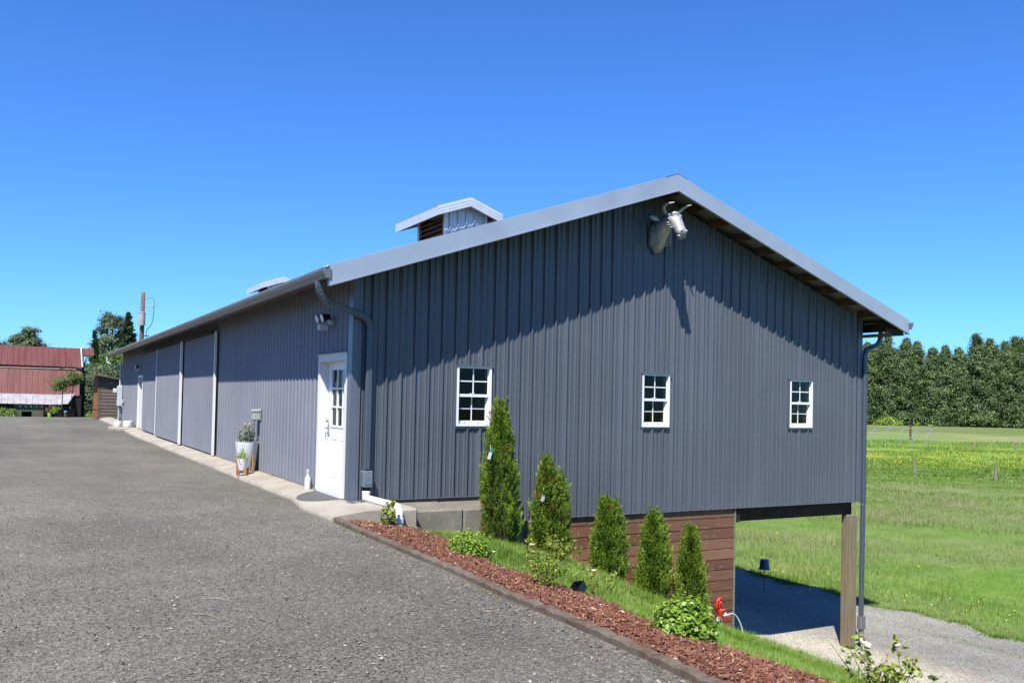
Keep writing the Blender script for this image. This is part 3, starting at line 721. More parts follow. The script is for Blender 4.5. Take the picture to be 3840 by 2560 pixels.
for (p, q) in ((ya+.16, ym-.07), (ym+.07, yb-.16)):
    for (u, v) in ((.20, .82),):
        w = .022
        m.box((xs-.006, p, u), (xs, q, u+w)); m.box((xs-.006, p, v-w), (xs, q, v)); m.box((xs-.006, p, u+w), (xs, p+w, v-w)); m.box((xs-.006, q-w, u+w), (xs, q, v-w))
        m.box((xs-.003, p+.06, u+.07), (xs, q-.06, v-.07))
m.build('door_leaf', WHITE, door)
m = MB(); m.box((xs+.020, gy0, gz0), (xs+.024, gy1, gz1)); m.build('window_pane', GLASSM, door)
m = MB(); m.ell((xs-.03, yb-.07, 1.09), (.02, .032, .032)); m.box((xs-.012, yb-.10, .86), (xs, yb-.04, 1.02)); m.tube([(xs-.005, yb-.07, .97), (xs-.06, yb-.07, .97), (xs-.065, yb-.19, .97)], .011, 8); m.tube([(xs-.012, yb-.07, .88), (xs-.05, yb-.07, .90), (xs-.05, yb-.07, .80), (xs-.012, yb-.07, .79)], .008, 6)
autosmooth(m.build('door_handle', STEEL, door))
# pale strips added behind the door glass to stand for its reflection
m = MB()
m.box((.24, .72, .9), (.245, .78, 1.98)); m.build('reflection_strip', CASING, B)
for y in (.98, 1.22, 1.42):
    m = MB(); m.box((.24, y, .9), (.245, y+.09, 1.98)); m.build('reflection_strip', CASING, B)
# far pedestrian door
m = MB(); m.box((-.05, 24.95, .0), (.0, 25.05, 2.15)); m.box((-.05, 26.4, .0), (.0, 26.5, 2.15)); m.box((-.049, 25.05, 2.06), (.0, 26.4, 2.15)); m.box((.0, 26.38, .0), (.16, 26.41, 2.1)); m.box((.14, 25.02, .02), (.17, 26.4, 2.08))
fd = m.build('door', CASING, B)
# sliding doors with white edge trims
def sliding(y0, y1, xo, z0, z1, ribs_phase):
    o = panel('sliding_door', SID2, B, (xo, 0, 0), (0, 1, 0), (-1, 0, 0), y0, y1, z0, z1, ribs_phase, (), (.3, .9, 1.5, 2.1, 2.6), .5); return o
d1 = sliding(10.10, 14.72, -.075, -.01, 2.98, .11)
m = MB(); m.box((-.118, 10.0, -.03), (-.068, 10.085, 3.02)); m.build('edge_trim', CASING, d1)
d2 = sliding(14.96, 20.3, -.13, .0, 2.96, .05)
m = MB(); m.box((-.178, 14.80, -.02), (-.122, 14.95, 3.0)); m.build('edge_trim', CASING, d2)
m = MB(); m.box((-.146, 20.30, .0), (-.118, 20.34, 2.96)); m.build('edge_trim', CASING, d2)
d3 = sliding(20.36, 24.7, -.06, .02, 2.96, .11)
for q in (d1, d2, d3): pass
m = MB(); m.box((-.20, 10.2, 2.985), (-.04, 24.6, 3.03)); m.build('door_track', DARKW, B)
m = MB(); m.box((-.03, 1.62, -.055), (-.001, 24.6, -.028)); m.build('base_trim', CONCD, B)

# cupolas on the ridge
def cupola(y0):
    yb_ = y0+.3; yc = y0+1.95; y1 = y0+2.8; x0, x1 = 4.87, 6.08; cx = 5.475
    z_e = 6.20; z_r = 6.52; s_ = (z_r-z_e)/.90
    zf = lambda x: z_r-abs(x-cx)*s_
    o = panel('cupola', GALV, B, (0, yb_, 0), (1, 0, 0), (0, -1, 0), x0+.09, x1-.09, lambda u: roof_z(u)-.05, lambda u: zf(u)-.05, x0+.2)
    for a_, b_ in (((x0, yb_-.03, 5.1), (x0+.095, yb_+.02, zf(x0)-.05)), ((x1-.095, yb_-.03, 5.1), (x1, yb_+.02, zf(x1)-.05)), ((x0, yc, 5.1), (x1, yc+.03, zf(x0)-.05)), ((x0-.004, yc-.08, 5.1), (x0+.02, yc+.034, zf(x0)-.05)), ((x1-.01, yb_+.021, 5.1), (x1, yc-.001, zf(x0)-.05))):
        mm = MB(); mm.box(a_, b_); mm.build('cupola_trim', GALV, o)
    mm = MB(); mm.box((x0+.012, yb_+.02, zf(x0)-.12), (x0+.03, yc-.08, zf(x0)-.055)); mm.box((x0+.001, yb_+.021, 5.15), (x0+.035, yb_+.11, zf(x0)-.055)); mm.box((x0+.001, yc-.16, 5.15), (x0+.035, yc-.081, zf(x0)-.12)); 
    z = 5.22
    while z < zf(x0)-.16:
        for q in (0,):
            mm.poly([(x0-.0, yb_+.11, z), (x0-.0, yc-.16, z), (x0+.09, yc-.16, z+.085), (x0+.09, yb_+.11, z+.085)])
            mm.poly([(x0-.0, yb_+.11, z+.02), (x0-.0, yc-.16, z+.02), (x0+.09, yc-.16, z+.105), (x0+.09, yb_+.11, z+.105)])
            mm.poly([(x0-.0, yb_+.11, z), (x0-.0, yc-.16, z), (x0-.0, yc-.16, z+.02), (x0-.0, yb_+.11, z+.02)])
        z += .125
    mm.build('louvre', PURW, o)
    mm = MB(); mm.box((x0+.12, yb_+.03, 5.2), (x0+.14, yc-.02, 6.1)); mm.build('louvre_backing', BLACK, o)
    for sx in (-1, 1):
        mm = MB(); xe = cx+sx*.90
        yv = y0+.02; 
        while yv < y1-.02:
            yn = min(yv+.2286, y1)
            for (p, q, oa, ob) in ((yv, yv+.13, 0, 0), (yv+.13, yv+.15, 0, .02), (yv+.15, yv+.185, .02, .02), (yv+.185, yn, .02, 0)):
                mm.poly([(xe, p, zf(xe)+oa), (cx, p, z_r+oa), (cx, q, z_r+ob), (xe, q, zf(xe)+ob)])
            yv = yn
        mm.build('cupola_roof', ROOFM, o)
        mm = MB(); mm.poly([(xe-sx*.02, y0+.04, zf(xe)-.03), (cx, y0+.04, z_r-.03), (cx, y1-.04, z_r-.03), (xe-sx*.02, y1-.04, zf(xe)-.03)]); mm.build('cupola_soffit', PURW, o)
        mm = MB(); fh = .215
        for yy, sg in ((y0, -1), (y1, 1)):
            for (o1, z1_, o2, z2_) in ((0, .02, .006*sg, -.06), (.006*sg, -.06, 0, -.066), (0, -.066, .004*sg, -.13), (.004*sg, -.13, 0, -.136), (0, -.136, 0, -fh+.012), (0, -fh+.012, -.025*sg, -fh)):
                mm.poly([(xe, yy+o1, zf(xe)+z1_), (cx, yy+o1, z_r+z1_), (cx, yy+o2, z_r+z2_), (xe, yy+o2, zf(xe)+z2_)])
        mm.box((min(xe, xe+sx*.012), y0+.001, zf(xe)-fh), (max(xe, xe+sx*.012), y1-.001, zf(xe)+.0)); mm.build('cupola_fascia', GALV, o)
    return o
cupola(7.3); cupola(25.25)

# ------------------------------------------------------------------ wall mounted things
def bull():
    b = thing('bull_head', 'bronze bull head sculpture with horns mounted below the gable peak', 'sculpture', (5.52, 0, 4.45))
    cx = 5.53
    # centre path (out = -y, z), radii (x, along ring vertical), tilt of ring plane
    DZB = -.06
    rings = [(.02, 4.42, .17, .30, 0), (.10, 4.44, .165, .29, 0), (.20, 4.49, .15, .255, 6), (.30, 4.55, .14, .22, 12), (.38, 4.62, .135, .175, 28), (.45, 4.66, .135, .145, 42), (.51, 4.655, .13, .135, 52),
             (.57, 4.61, .122, .130, 60), (.62, 4.55, .106, .114, 62), (.67, 4.49, .094, .102, 62), (.715, 4.435, .092, .096, 60), (.75, 4.39, .088, .080, 58), (.775, 4.36, .060, .052, 58)]
    m = MB(); n = 28; base = 0
    for i, (o, z, rx, rz, tl) in enumerate(rings):
        t_ = R(tl)
        for k in range(n):
            a = 2*math.pi*k/n; ca, sa = math.cos(a), math.sin(a)
            w = 1 + (.06*math.cos(7*a+i*.4) if i < 4 else 0) + (.05*math.sin(i*2.1+3*a) if 4 < i < 10 else 0)
            up = rz*sa*w; x = rx*ca*w
            if sa < 0 and 3 <= i <= 7: x *= .85        # jaw narrower than brow
            if 5 <= i <= 7 and sa > .2 and abs(ca) > .5: x *= 1.12
            if i >= 10 and abs(ca) > .6: x *= 1.08
            m.v.append((cx+x, -(o + up*math.sin(t_)), z + up*math.cos(t_)))
    for i in range(len(rings)-1):
        for k in range(n):
            k2 = (k+1) % n; m.f.append((i*n+k, i*n+k2, (i+1)*n+k2, (i+1)*n+k)); m.a.append(.5)
    m.f.append(tuple((len(rings)-1)*n+k for k in range(n))); m.a.append(.5); m.f.append(tuple(reversed(range(n)))); m.a.append(.5)
    # brow ridge, cheek folds, nostrils, lip
    for s in (-1, 1):
        m.ell((cx+s*.115, -.535, 4.735), (.05, .055, .03), rot=Matrix.Rotation(R(25*s), 3, 'Y')); m.ell((cx+s*.118, -.50, 4.60), (.035, .06, .018)); m.ell((cx+s*.112, -.53, 4.555), (.034, .065, .016)); m.ell((cx+s*.104, -.57, 4.51), (.03, .06, .016))
        m.ell((cx+s*.048, -.80, 4.43), (.028, .026, .024)); m.ell((cx+s*.05, -.73, 4.345), (.036, .05, .028))
        for j in range(3): m.tube([(cx+s*.15, -.12-.07*j, 4.62), (cx+s*(.165-.01*j), -.13-.07*j, 4.45), (cx+s*.12, -.14-.07*j, 4.26)], .014, 6)
    m.ell((cx, -.70, 4.32), (.05, .06, .03)); m.ell((cx, -.56, 4.76), (.085, .06, .045))
    h = m.build('head', BRONZE, b, True)
    for s in (-1, 1):
        m = MB(); m.tube([(cx+s*.06, -.43, 4.76), (cx+s*.14, -.45, 4.80), (cx+s*.195, -.49, 4.865), (cx+s*.21, -.57, 4.90), (cx+s*.20, -.66, 4.905), (cx+s*.185, -.76, 4.90)], [.036, .032, .026, .021, .015, .006], 10); m.build('horn', HORN, b, True)
        m = MB(); rot = Matrix.Rotation(R(-20*s), 3, 'Y') @ Matrix.Rotation(R(25*s), 3, 'Z'); m.ell((cx+s*.235, -.30, 4.70), (.10, .02, .045), rot=rot); m.build('ear', BRONZE, b, True)
        m = MB(); m.ell((cx+s*.122, -.54, 4.68), (.018, .024, .018)); m.build('eye', BLACK, b, True)
bull()
def flood(y, z, label, s=1.0):
    f = thing('flood_light', label, 'light', (-.02, y, z), 'security lights above the side doors')
    m = MB(); m.ell((-.04, y, z), (.05*s, .06*s, .06*s)); m.box((-.06, y-.05*s, z-.05*s), (-.01, y+.05*s, z+.05*s)); m.build('mount', LGRAY, f, False)
    for q in (-1, 1):
        m = MB(); ang = Matrix.Rotation(R(12), 3, 'Y'); c = Vector((-.15*s, y+q*.12*s, z+.045*s))
        m.tube([c+Vector((.06, 0, .01)), c+Vector((-.055*s, 0, -.02))], [.035*s, .062*s], 16); m.tube([(-.04, y+q*.03, z), c+Vector((.06, 0, 0))], .012, 6); autosmooth(m.build('lamp_head', BLACK if q < 0 else GRAYB, f))
        m = MB(); m.tube([c+Vector((-.057*s, 0, -.021)), c+Vector((-.063*s, 0, -.023))], .056*s, 16); m.build('lens', WHITE, f)
    m = MB(); m.bbox((-.20*s, y+.02, z-.13*s), (-.06*s, y+.13*s, z-.05*s), .01, Matrix.Identity(4)); m.build('motion_sensor', LGRAY, f)
flood(1.0, 2.66, 'grey twin floodlight with motion sensor above the white glazed door', 1.1)
flood(26.0, 2.45, 'small pale floodlight over the far white door', 1.0)
ob = thing('outlet_box', 'grey weatherproof outlet box on the side wall above the planters', 'outlet box', (-.02, 5.6, 1.0))
m = MB(); m.bbox((-.03, 5.50, .96), (-.001-.02, 5.68, 1.20), .006); m.bbox((-.17, 5.515, .97), (-.031, 5.665, 1.12), .012); m.build('box', GRAYB, ob)
m = MB(); m.bbox((-.185, 5.505, 1.125), (-.031, 5.675, 1.185), .012); m.build('lid', GRAYB, ob)
ep = thing('electrical_panel', 'grey electrical panel box with conduit at the far wall corner', 'meter box', (-.1, 33.0, 0))
m = MB(); m.bbox((-.24, 32.55, .80), (-.03, 33.05, 1.75), .02); m.build('cabinet', LGRAY, ep)
m = MB(); m.bbox((-.42, 32.75, 1.42), (-.245, 33.0, 1.62), .02); m.build('meter', LGRAY, ep)
m = MB(); m.tube([(-.13, 32.8, .8), (-.13, 32.8, .25), (-.22, 32.6, .05), (-.35, 32.4, -.0)], .035, 8); m.build('conduit', LGRAY, ep)
m = MB(); m.tube([(-.13, 32.95, 1.75), (-.10, 33.0, 2.9)], .03, 8); m.build('conduit', LGRAY, ep)
m = MB(); m.tube([(-.18, 32.7, .8), (-.18, 32.7, .2), (-.34, 32.5, .02)], .02, 6); m.build('conduit', LGRAY, ep)
m = MB(); m.bbox((-.12, 32.0, .95), (-.03, 32.2, 1.10), .01); m.tube([(-.06, 32.1, 1.0), (-.06, 32.1, .75)], .02, 6); m.build('outlet', LGRAY, ep)

# ------------------------------------------------------------------ foliage builders
def leaf_quads(P, Nn, Sz, asp=1.6, jit=.6, up=None):
    """P centres, Nn normals (n,3), Sz sizes. returns verts, faces"""
    n = len(P); Nn = Nn + rng.normal(0, jit, (n, 3)); Nn /= np.linalg.norm(Nn, axis=1)[:, None]+1e-9
    a = rng.normal(0, 1, (n, 3)) if up is None else up + rng.normal(0, .35, (n, 3))
    a = a - (a*Nn).sum(1)[:, None]*Nn; a /= np.linalg.norm(a, axis=1)[:, None]+1e-9
    b = np.cross(Nn, a); s = np.asarray(Sz)[:, None]
    v = np.stack([P - a*s*asp*.5, P + b*s*.42, P + a*s*asp*.5, P - b*s*.42], 1).reshape(-1, 3)
    f = np.arange(4*n).reshape(-1, 4); return v, f
def clump_cloud(n, prof, h, seedv, fill=.35, lumps=26, lump_amp=.22):
    """points around a vertical crown: prof(t)-> radius at height fraction t"""
    r = np.random.default_rng(seedv); t = r.random(n)**.85; a = r.random(n)*2*np.pi
    L = r.random((lumps, 2)); la = L[:, 0]*2*np.pi; lt = L[:, 1]
    amp = np.zeros(n)
    for i in range(lumps):
        d = ((np.angle(np.exp(1j*(a-la[i])))/.55)**2 + ((t-lt[i])/.09)**2); amp += np.exp(-d)*lump_amp*(1 if i % 3 else -1)
    rad = prof(t)*(1+amp)*(1 - fill*r.random(n)**2.2)
    P = np.stack([np.cos(a)*rad, np.sin(a)*rad, t*h], 1); Nn = np.stack([np.cos(a), np.sin(a), .35+0*a], 1)
    return P, Nn, t, a, amp
def ZG(x, y): return float(H(x, y))

# arborvitae
ARB = [((1.95, -1.0), 2.12, .34, 1, 'tallest pointed green arborvitae beside the near window'), ((2.82, -1.0), 1.55, .30, 2, 'two-tipped arborvitae with orange-brown sprigs left of the plank wall'),
       ((3.93, -1.0), 1.36, .29, 3, 'forked green arborvitae in front of the left planks, third in row'), ((4.80, -1.0), 1.46, .28, 4, 'rounded dense dark-green arborvitae in front of the plank wall middle, fourth in row'), ((5.62, -1.0), 1.60, .30, 5, 'last arborvitae in the row, nearest the red hydrant')]
for (x, y), h, w, sd_, lab in ARB:
    z0 = ZG(x, y); a_ = thing('arborvitae', lab, 'shrub', (x, y, z0), 'arborvitae in a row along the gable wall')
    def prof(t, w=w): return w*np.interp(t, [0, .08, .25, .42, .58, .75, .88, .96, 1], [.98, 1.08, 1.04, .94, .78, .56, .34, .17, .04])
    tips = {1: [(0, 0, 1, 1)], 2: [(-.04, 0, 1, .9), (.125, .0, .82, .74)], 3: [(-.05, 0, 1.0, .92), (.085, .02, .95, .80)], 4: [(0, 0, 1, .95), (.09, 0, .95, .8)], 5: [(0, 0, 1, 1)]}[sd_]
    V = []; F = []; A = []; nb = 0
    for ti, (ox, oy, hs, ws) in enumerate(tips):
        n = int(46000*ws*(1.35 if sd_ == 1 else 1)); r = np.random.default_rng(sd_*10+ti)
        # branchlets: each is a short upswept spray with many small scale-leaf blades along it
        nb_s = n//26; t_ = r.random(nb_s)**.9; an = r.random(nb_s)*2*np.pi
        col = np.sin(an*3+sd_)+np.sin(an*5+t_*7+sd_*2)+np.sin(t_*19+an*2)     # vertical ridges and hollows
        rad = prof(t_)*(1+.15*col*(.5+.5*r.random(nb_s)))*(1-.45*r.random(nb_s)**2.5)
        base = np.stack([np.cos(an)*rad*.72, np.sin(an)*rad*.72, t_*h*hs*.97-.03], 1)
        outd = np.stack([np.cos(an), np.sin(an), 1.5+1.2*r.random(nb_s)], 1); outd += r.normal(0, .22, (nb_s, 3)); outd /= np.linalg.norm(outd, axis=1)[:, None]
        ln = (.06+.09*r.random(nb_s)+.10*(r.random(nb_s) < .10))*(1.15-.35*t_)
        side = np.cross(outd, np.stack([-np.sin(an), np.cos(an), 0*an], 1)+r.normal(0, .6, (nb_s, 3))); side /= np.linalg.norm(side, axis=1)[:, None]
        k_ = 26; q_ = np.tile(np.linspace(.05, 1, k_), nb_s); idx = np.repeat(np.arange(nb_s), k_); sg = np.where(np.arange(nb_s*k_) % 2, 1, -1)
        sp = sg*.030*(1-q_*.75)*r.random(len(q_))**.6
        P = base[idx]+outd[idx]*(ln[idx]*q_)[:, None]+side[idx]*sp[:, None]+r.normal(0, .004, (len(q_), 3)); P[:, 0] += (ox*np.clip(P[:, 2]/h*1.6, 0, 1)+ox*.3); P[:, 1] += oy
        if len(tips) > 1: P[:, 0] = ox*1.3+(P[:, 0]-ox*1.3)*(.62+.38*ws)
        upv = outd[idx]+side[idx]*(sg*.9)[:, None]; Nn = np.cross(outd, side)[idx]
        v, f = leaf_quads(P, Nn, .0095+.0085*r.random(len(q_)), 2.3, .35, upv)
        V.append(v); F.append(f+nb); nb += len(v)
        c = .40+.10*col[idx]+.13*r.normal(0, 1, nb_s)[idx]+.22*(q_-.4)+.07*r.normal(0, 1, len(q_)); c = np.clip(c, 0, .95)  # hollows and inner spray ends coloured darker, painting in the shade of the gaps
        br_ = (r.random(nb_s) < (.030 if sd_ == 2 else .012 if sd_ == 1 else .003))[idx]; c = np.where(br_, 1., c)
        A.append(c)
    V = np.concatenate(V); F = np.concatenate(F); A = np.concatenate(A)
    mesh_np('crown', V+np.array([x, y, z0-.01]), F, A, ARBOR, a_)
    m = MB(); m.tube([(x, y, z0-.05), (x, y, z0+h*.8)], [.03, .008], 7)
    for k in range(26):
        zz = z0+h*(.08+.03*k); an = k*2.4; rr_ = w*.65*(1-k/30)
        m.tube([(x, y, zz), (x+math.cos(an)*rr_*.6, y+math.sin(an)*rr_*.6, zz+.08), (x+math.cos(an)*rr_, y+math.sin(an)*rr_, zz+.2)], [.007, .005, .002], 4)
    m.build('trunk', BARK, a_)
    if sd_ in (1, 2):
        px, py, pz = (x-.24, y-.13, z0+h*.62) if sd_ == 1 else (x-.19, y-.13, z0+h*.60)
        m = MB(); m.tube([(px, py, pz+.14), (px+.01, py, pz+.05)], .004, 5); m.box((px-.026, py-.003, pz-.07), (px+.026, py, pz+.04), Matrix.Translation((px, py, pz)) @ Matrix.Rotation(R(18), 4, 'Y') @ Matrix.Translation((-px, -py, -pz)))
        m.build('plant_tag', plain('tag_white', (.75, .78, .80), .5), a_)
        if sd_ == 1:
            m = MB(); m.box((px-.016, py-.006, pz+.04), (px+.030, py-.003, pz+.10), Matrix.Translation((px, py, pz)) @ Matrix.Rotation(R(18), 4, 'Y') @ Matrix.Translation((-px, -py, -pz))); m.build('plant_tag', plain('tag_teal', (.03, .30, .28), .5), a_)

# boxwoods
def boxwood(x, y, w, h, n, s, lab, seedv, tall=None):
    z0 = ZG(x, y); o = thing('boxwood', lab, 'shrub', (x, y, z0), 'round shrubs in the mulch bed'); r = np.random.default_rng(seedv)
    V = []; F = []; A = []; nb = 0; tw = MB(); nc = 90
    for c in range(nc):
        a = r.random()*2*np.pi; e = math.acos(r.random()**.8); rad = 1-.18*r.random()
        d = np.array([math.sin(e)*math.cos(a)*w*rad, math.sin(e)*math.sin(a)*w*rad, .05+math.cos(e)*h*rad]); 
        if e > 1.1: d[2] = max(.03, d[2])
        k = n//nc; P = d + r.normal(0, .035*w/.3, (k, 3)); Nn = np.tile(d/np.linalg.norm(d)+np.array([0, 0, .5]), (k, 1))
        v, f = leaf_quads(P, Nn, s*(.7+.6*r.random(k)), 1.35, .55); V.append(v); F.append(f+nb); nb += len(v)
        A.append(np.clip(.50+.22*r.normal()+.2*r.normal(0, 1, k)*.8+.25*(d[2]/h-.5), 0, 1))
        tw.tube([(x, y, z0), (x+d[0]*.5, y+d[1]*.5, z0+d[2]*.35), (x+d[0], y+d[1], z0+d[2])], [.006, .004, .002], 4)
    if tall:
        for k in range(tall):
            a = r.random()*2*np.pi; q = r.random()*.6*w; b0 = np.array([q*math.cos(a), q*math.sin(a), h*.8]); b1 = b0+np.array([.03*r.normal(), .03*r.normal(), .10+.12*r.random()])
            P = b0+(b1-b0)*np.linspace(0, 1, 16)[:, None]+r.normal(0, .012, (16, 3)); v, f = leaf_quads(P, np.tile([0, 0, 1.], (16, 1)), s*np.linspace(.9, .6, 16), 1.35, .8); V.append(v); F.append(f+nb); nb += len(v); A.append(np.clip(.6+.2*r.normal(0, 1, 16), 0, 1))
    mesh_np('foliage', np.concatenate(V)+np.array([x, y, z0]), np.concatenate(F), np.concatenate(A), BOXW, o); tw.build('stems', BARK, o)
boxwood(.36, -3.25, .25, .25, 4600, .024, 'small rounded bright green shrub in the mulch near the white pipe', 5, 3)
boxwood(.30, -7.12, .23, .27, 3400, .032, 'wide yellow-green leafy shrub at the lower end of the mulch bed', 6, 12)

def rose(x, y, h, n, lab, seedv, spread=.35, extras=True, leafs=.03, lean=(0, 0)):
    z0 = ZG(x, y); o = thing('rose_bush', lab, 'rose bush', (x, y, z0), 'sparse thorny bushes in the mulch'); r = np.random.default_rng(seedv)
    st = MB(); P = []; tips = []
    for k in range(n):
        a = r.random()*2*np.pi; ln = h*(.45+.55*r.random()); sp = spread*r.random()**.7
        p0 = np.array([x+.03*r.normal(), y+.03*r.normal(), z0]); p3 = p0+np.array([math.cos(a)*sp+lean[0], math.sin(a)*sp+lean[1], ln]); p1 = p0+(p3-p0)*.35+np.array([0, 0, .05])+r.normal(0, .02, 3); p2 = p0+(p3-p0)*.7+r.normal(0, .02, 3)
        st.tube([tuple(p0), tuple(p1), tuple(p2), tuple(p3)], [.005, .004, .003, .0018], 5); tips.append(p3)
        for q in range(int(5+ln*14)):
            t_ = .3+.7*r.random(); b = p0+(p3-p0)*t_; P.append(b+r.normal(0, .035, 3))
            for _ in range(3): P.append(P[-1]+r.normal(0, .014, 3))
    P = np.array(P); v, f = leaf_quads(P, np.tile([0, 0, 1.], (len(P), 1)), leafs*(.6+.7*r.random(len(P))), 1.5, .8)
    mesh_np('foliage', v, f, np.clip(r.normal(.55, .25, len(P)), 0, 1), ROSE, o); st.build('stems', STEM, o)
    if extras:
        tips.sort(key=lambda p: -p[2]); m = MB()
        for p in tips[:3]: m.ell(tuple(p), (.012, .012, .014), 8, 5)
        m.build('seed_heads', HIP, o, True)
        m = MB()
        p = tips[3]; 
        for k in range(8): m.ell((p[0]+.012*math.cos(k*.8), p[1]+.012*math.sin(k*.8), p[2]), (.016, .016, .012), 7, 5)
        m.build('faded_bloom', PETAL, o, True)
    return o
rose(.14, -5.25, .46, 16, 'spindly yellow-green rose bush in the middle of the mulch bed beside a black pot', 11, .30, True, .026)
rose(.95, -5.0, .62, 4, 'thin arching rose stems rising over the grass before the forked arborvitae', 17, .3, True, .03, (.05, .1))
rose(.86, -8.5, .44, 15, 'leggy rose bush with dried heads at the bottom edge of the mulch', 12, .42, True, .034)
rose(.10, -1.35, .42, 4, 'young leafy sapling in front of the white drain pipe', 14, .10, False, .05)
# low plant clump at the foot of the second arborvitae
rose(2.55, -1.75, .35, 12, 'yellow-green leafy clump at the foot of the two-tipped arborvitae', 19, .35, False, .045)

# ------------------------------------------------------------------ mulch, edging, grass
def edge_x(y): return np.interp(-np.asarray(y, float), [.95, 2, 3.6, 4.9, 6.0, 6.7, 7.5, 8.1, 8.5, 12], [-.60, -.63, -.65, -.65, -.69, -.67, -.69, -.72, -.74, -.80])
def mulch_edge(y): return .48+.10*np.sin(y*2.1)+.06*np.sin(y*5.3+.7)+np.where(y > -1.6, .12*(y+1.6)/.6, 0)
mx = np.arange(-.62, 1.0, .04); my = np.arange(-12, -1.12, .06)
bed = sheet('mulch_bed', mx, my, MULCHG, .012, mask=lambda x, y: (x < mulch_edge(y)) & (x > edge_x(y)+.05), fn=lambda X, Y, Z: Z + .035*smooth((X+.62)/.3) + .008*np.sin(X*23+Y*17)*np.sin(Y*31-X*11))
def surf_mulch(x, y): return H(x, y)+.012+.035*smooth((x+.62)/.3)+.008*np.sin(x*23+y*17)*np.sin(y*31-x*11)
n = 26000; x = rng.uniform(-.60, .70, n); y = -1.15-10*rng.random(n)**1.05; k = (x > edge_x(y)+.09) & (x < mulch_edge(y)+.03*rng.normal(0, 1, n)); x = x[k]; y = y[k]; n = len(x)
z = surf_mulch(x, y)+.004+.012*rng.random(n)
a = rng.random(n)*np.pi*2; tl = rng.normal(0, .35, n); L = .012+.032*rng.random(n)**1.6; Wd = .0025+.005*rng.random(n)
d = np.stack([np.cos(a)*np.cos(tl), np.sin(a)*np.cos(tl), np.sin(tl)], 1); q = np.stack([-np.sin(a), np.cos(a), rng.normal(0, .4, n)], 1); c = np.stack([x, y, z], 1)
up = np.cross(d, q); up /= np.linalg.norm(up, axis=1)[:, None]; up *= np.sign(up[:, 2:3])
v = np.stack([c-d*L[:, None]-q*Wd[:, None], c+d*L[:, None]-q*Wd[:, None]*.6, c+d*L[:, None]+q*Wd[:, None], c-d*L[:, None]+q*Wd[:, None]*.7], 1)
top = v + up[:, None, :]*.003
verts = np.concatenate([v, top], 1).reshape(-1, 3); base = np.arange(n)[:, None]*8
F = np.concatenate([base+np.array([[4, 5, 6, 7]]), base+np.array([[0, 1, 5, 4]]), base+np.array([[1, 2, 6, 5]]), base+np.array([[2, 3, 7, 6]]), base+np.array([[3, 0, 4, 7]])], 0)
var = np.clip(rng.normal(.48, .2, n), 0, .97); var = np.where(rng.random(n) < .02+.10*np.exp(-((y+1.5)/.5)**2), 1, var)
tag(mesh_np('bark_mulch', verts, F, np.tile(var, 5), MULCH), 'reddish brown bark mulch filling the bed beside the drive', 'mulch', kind='stuff')

# edging blocks, each a thing
y = -.98; i = 0; last = None
while y > -9.4:
    L = .235+.02*random.random(); yc = y-L/2; xe = float(edge_x(yc)); xe2 = float(edge_x(yc-.1)); ang = math.atan2(xe2-xe, -.1)+math.pi
    zc = -.130 - .004*random.random() + .0*yc; w = .088
    m = MB(); M_ = Matrix.Translation((xe+w/2, yc, zc)) @ Matrix.Rotation(R(random.uniform(-2, 2)), 4, 'Z') @ Matrix.Rotation(R(random.uniform(-1.5, 1.5)), 4, 'X')
    n = 7; P1 = []
    for k in range(n):   # scalloped top: hump along the length
        t_ = k/(n-1); yy = -L/2+.003+(L-.006)*t_; hz = .0+.014*math.sin(math.pi*t_)**.6; P1.append((yy, hz))
    for (y1_, h1), (y2_, h2) in zip(P1, P1[1:]):
        q = [(-w/2, y1_, -.16), (-w/2, y1_, h1-.012), (-w/2+.010, y1_, h1), (w/2-.010, y1_, h1), (w/2, y1_, h1-.012), (w/2, y1_, -.16)]; q2 = [(a_, y2_, h2+(c_-h1) if c_ > -.15 else c_) for (a_, b_, c_) in q]
        for j in range(5): m.poly([M_ @ Vector(q[j]), M_ @ Vector(q[j+1]), M_ @ Vector(q2[j+1]), M_ @ Vector(q2[j])])
    for yy, hh in (P1[0], P1[-1]): m.poly([M_ @ Vector(p) for p in [(-w/2, yy, -.16), (-w/2, yy, hh-.012), (-w/2+.01, yy, hh), (w/2-.01, yy, hh), (w/2, yy, hh-.012), (w/2, yy, -.16)]])
    o = m.build('edging_block', EDGE, origin=(xe+w/2, yc, zc-.1)); autosmooth(o, 30)
    tag(o, 'brown concrete edging block, one of the curved row between gravel drive and mulch', 'edging block', 'edging blocks between drive and mulch')
    y -= L+.004; i += 1

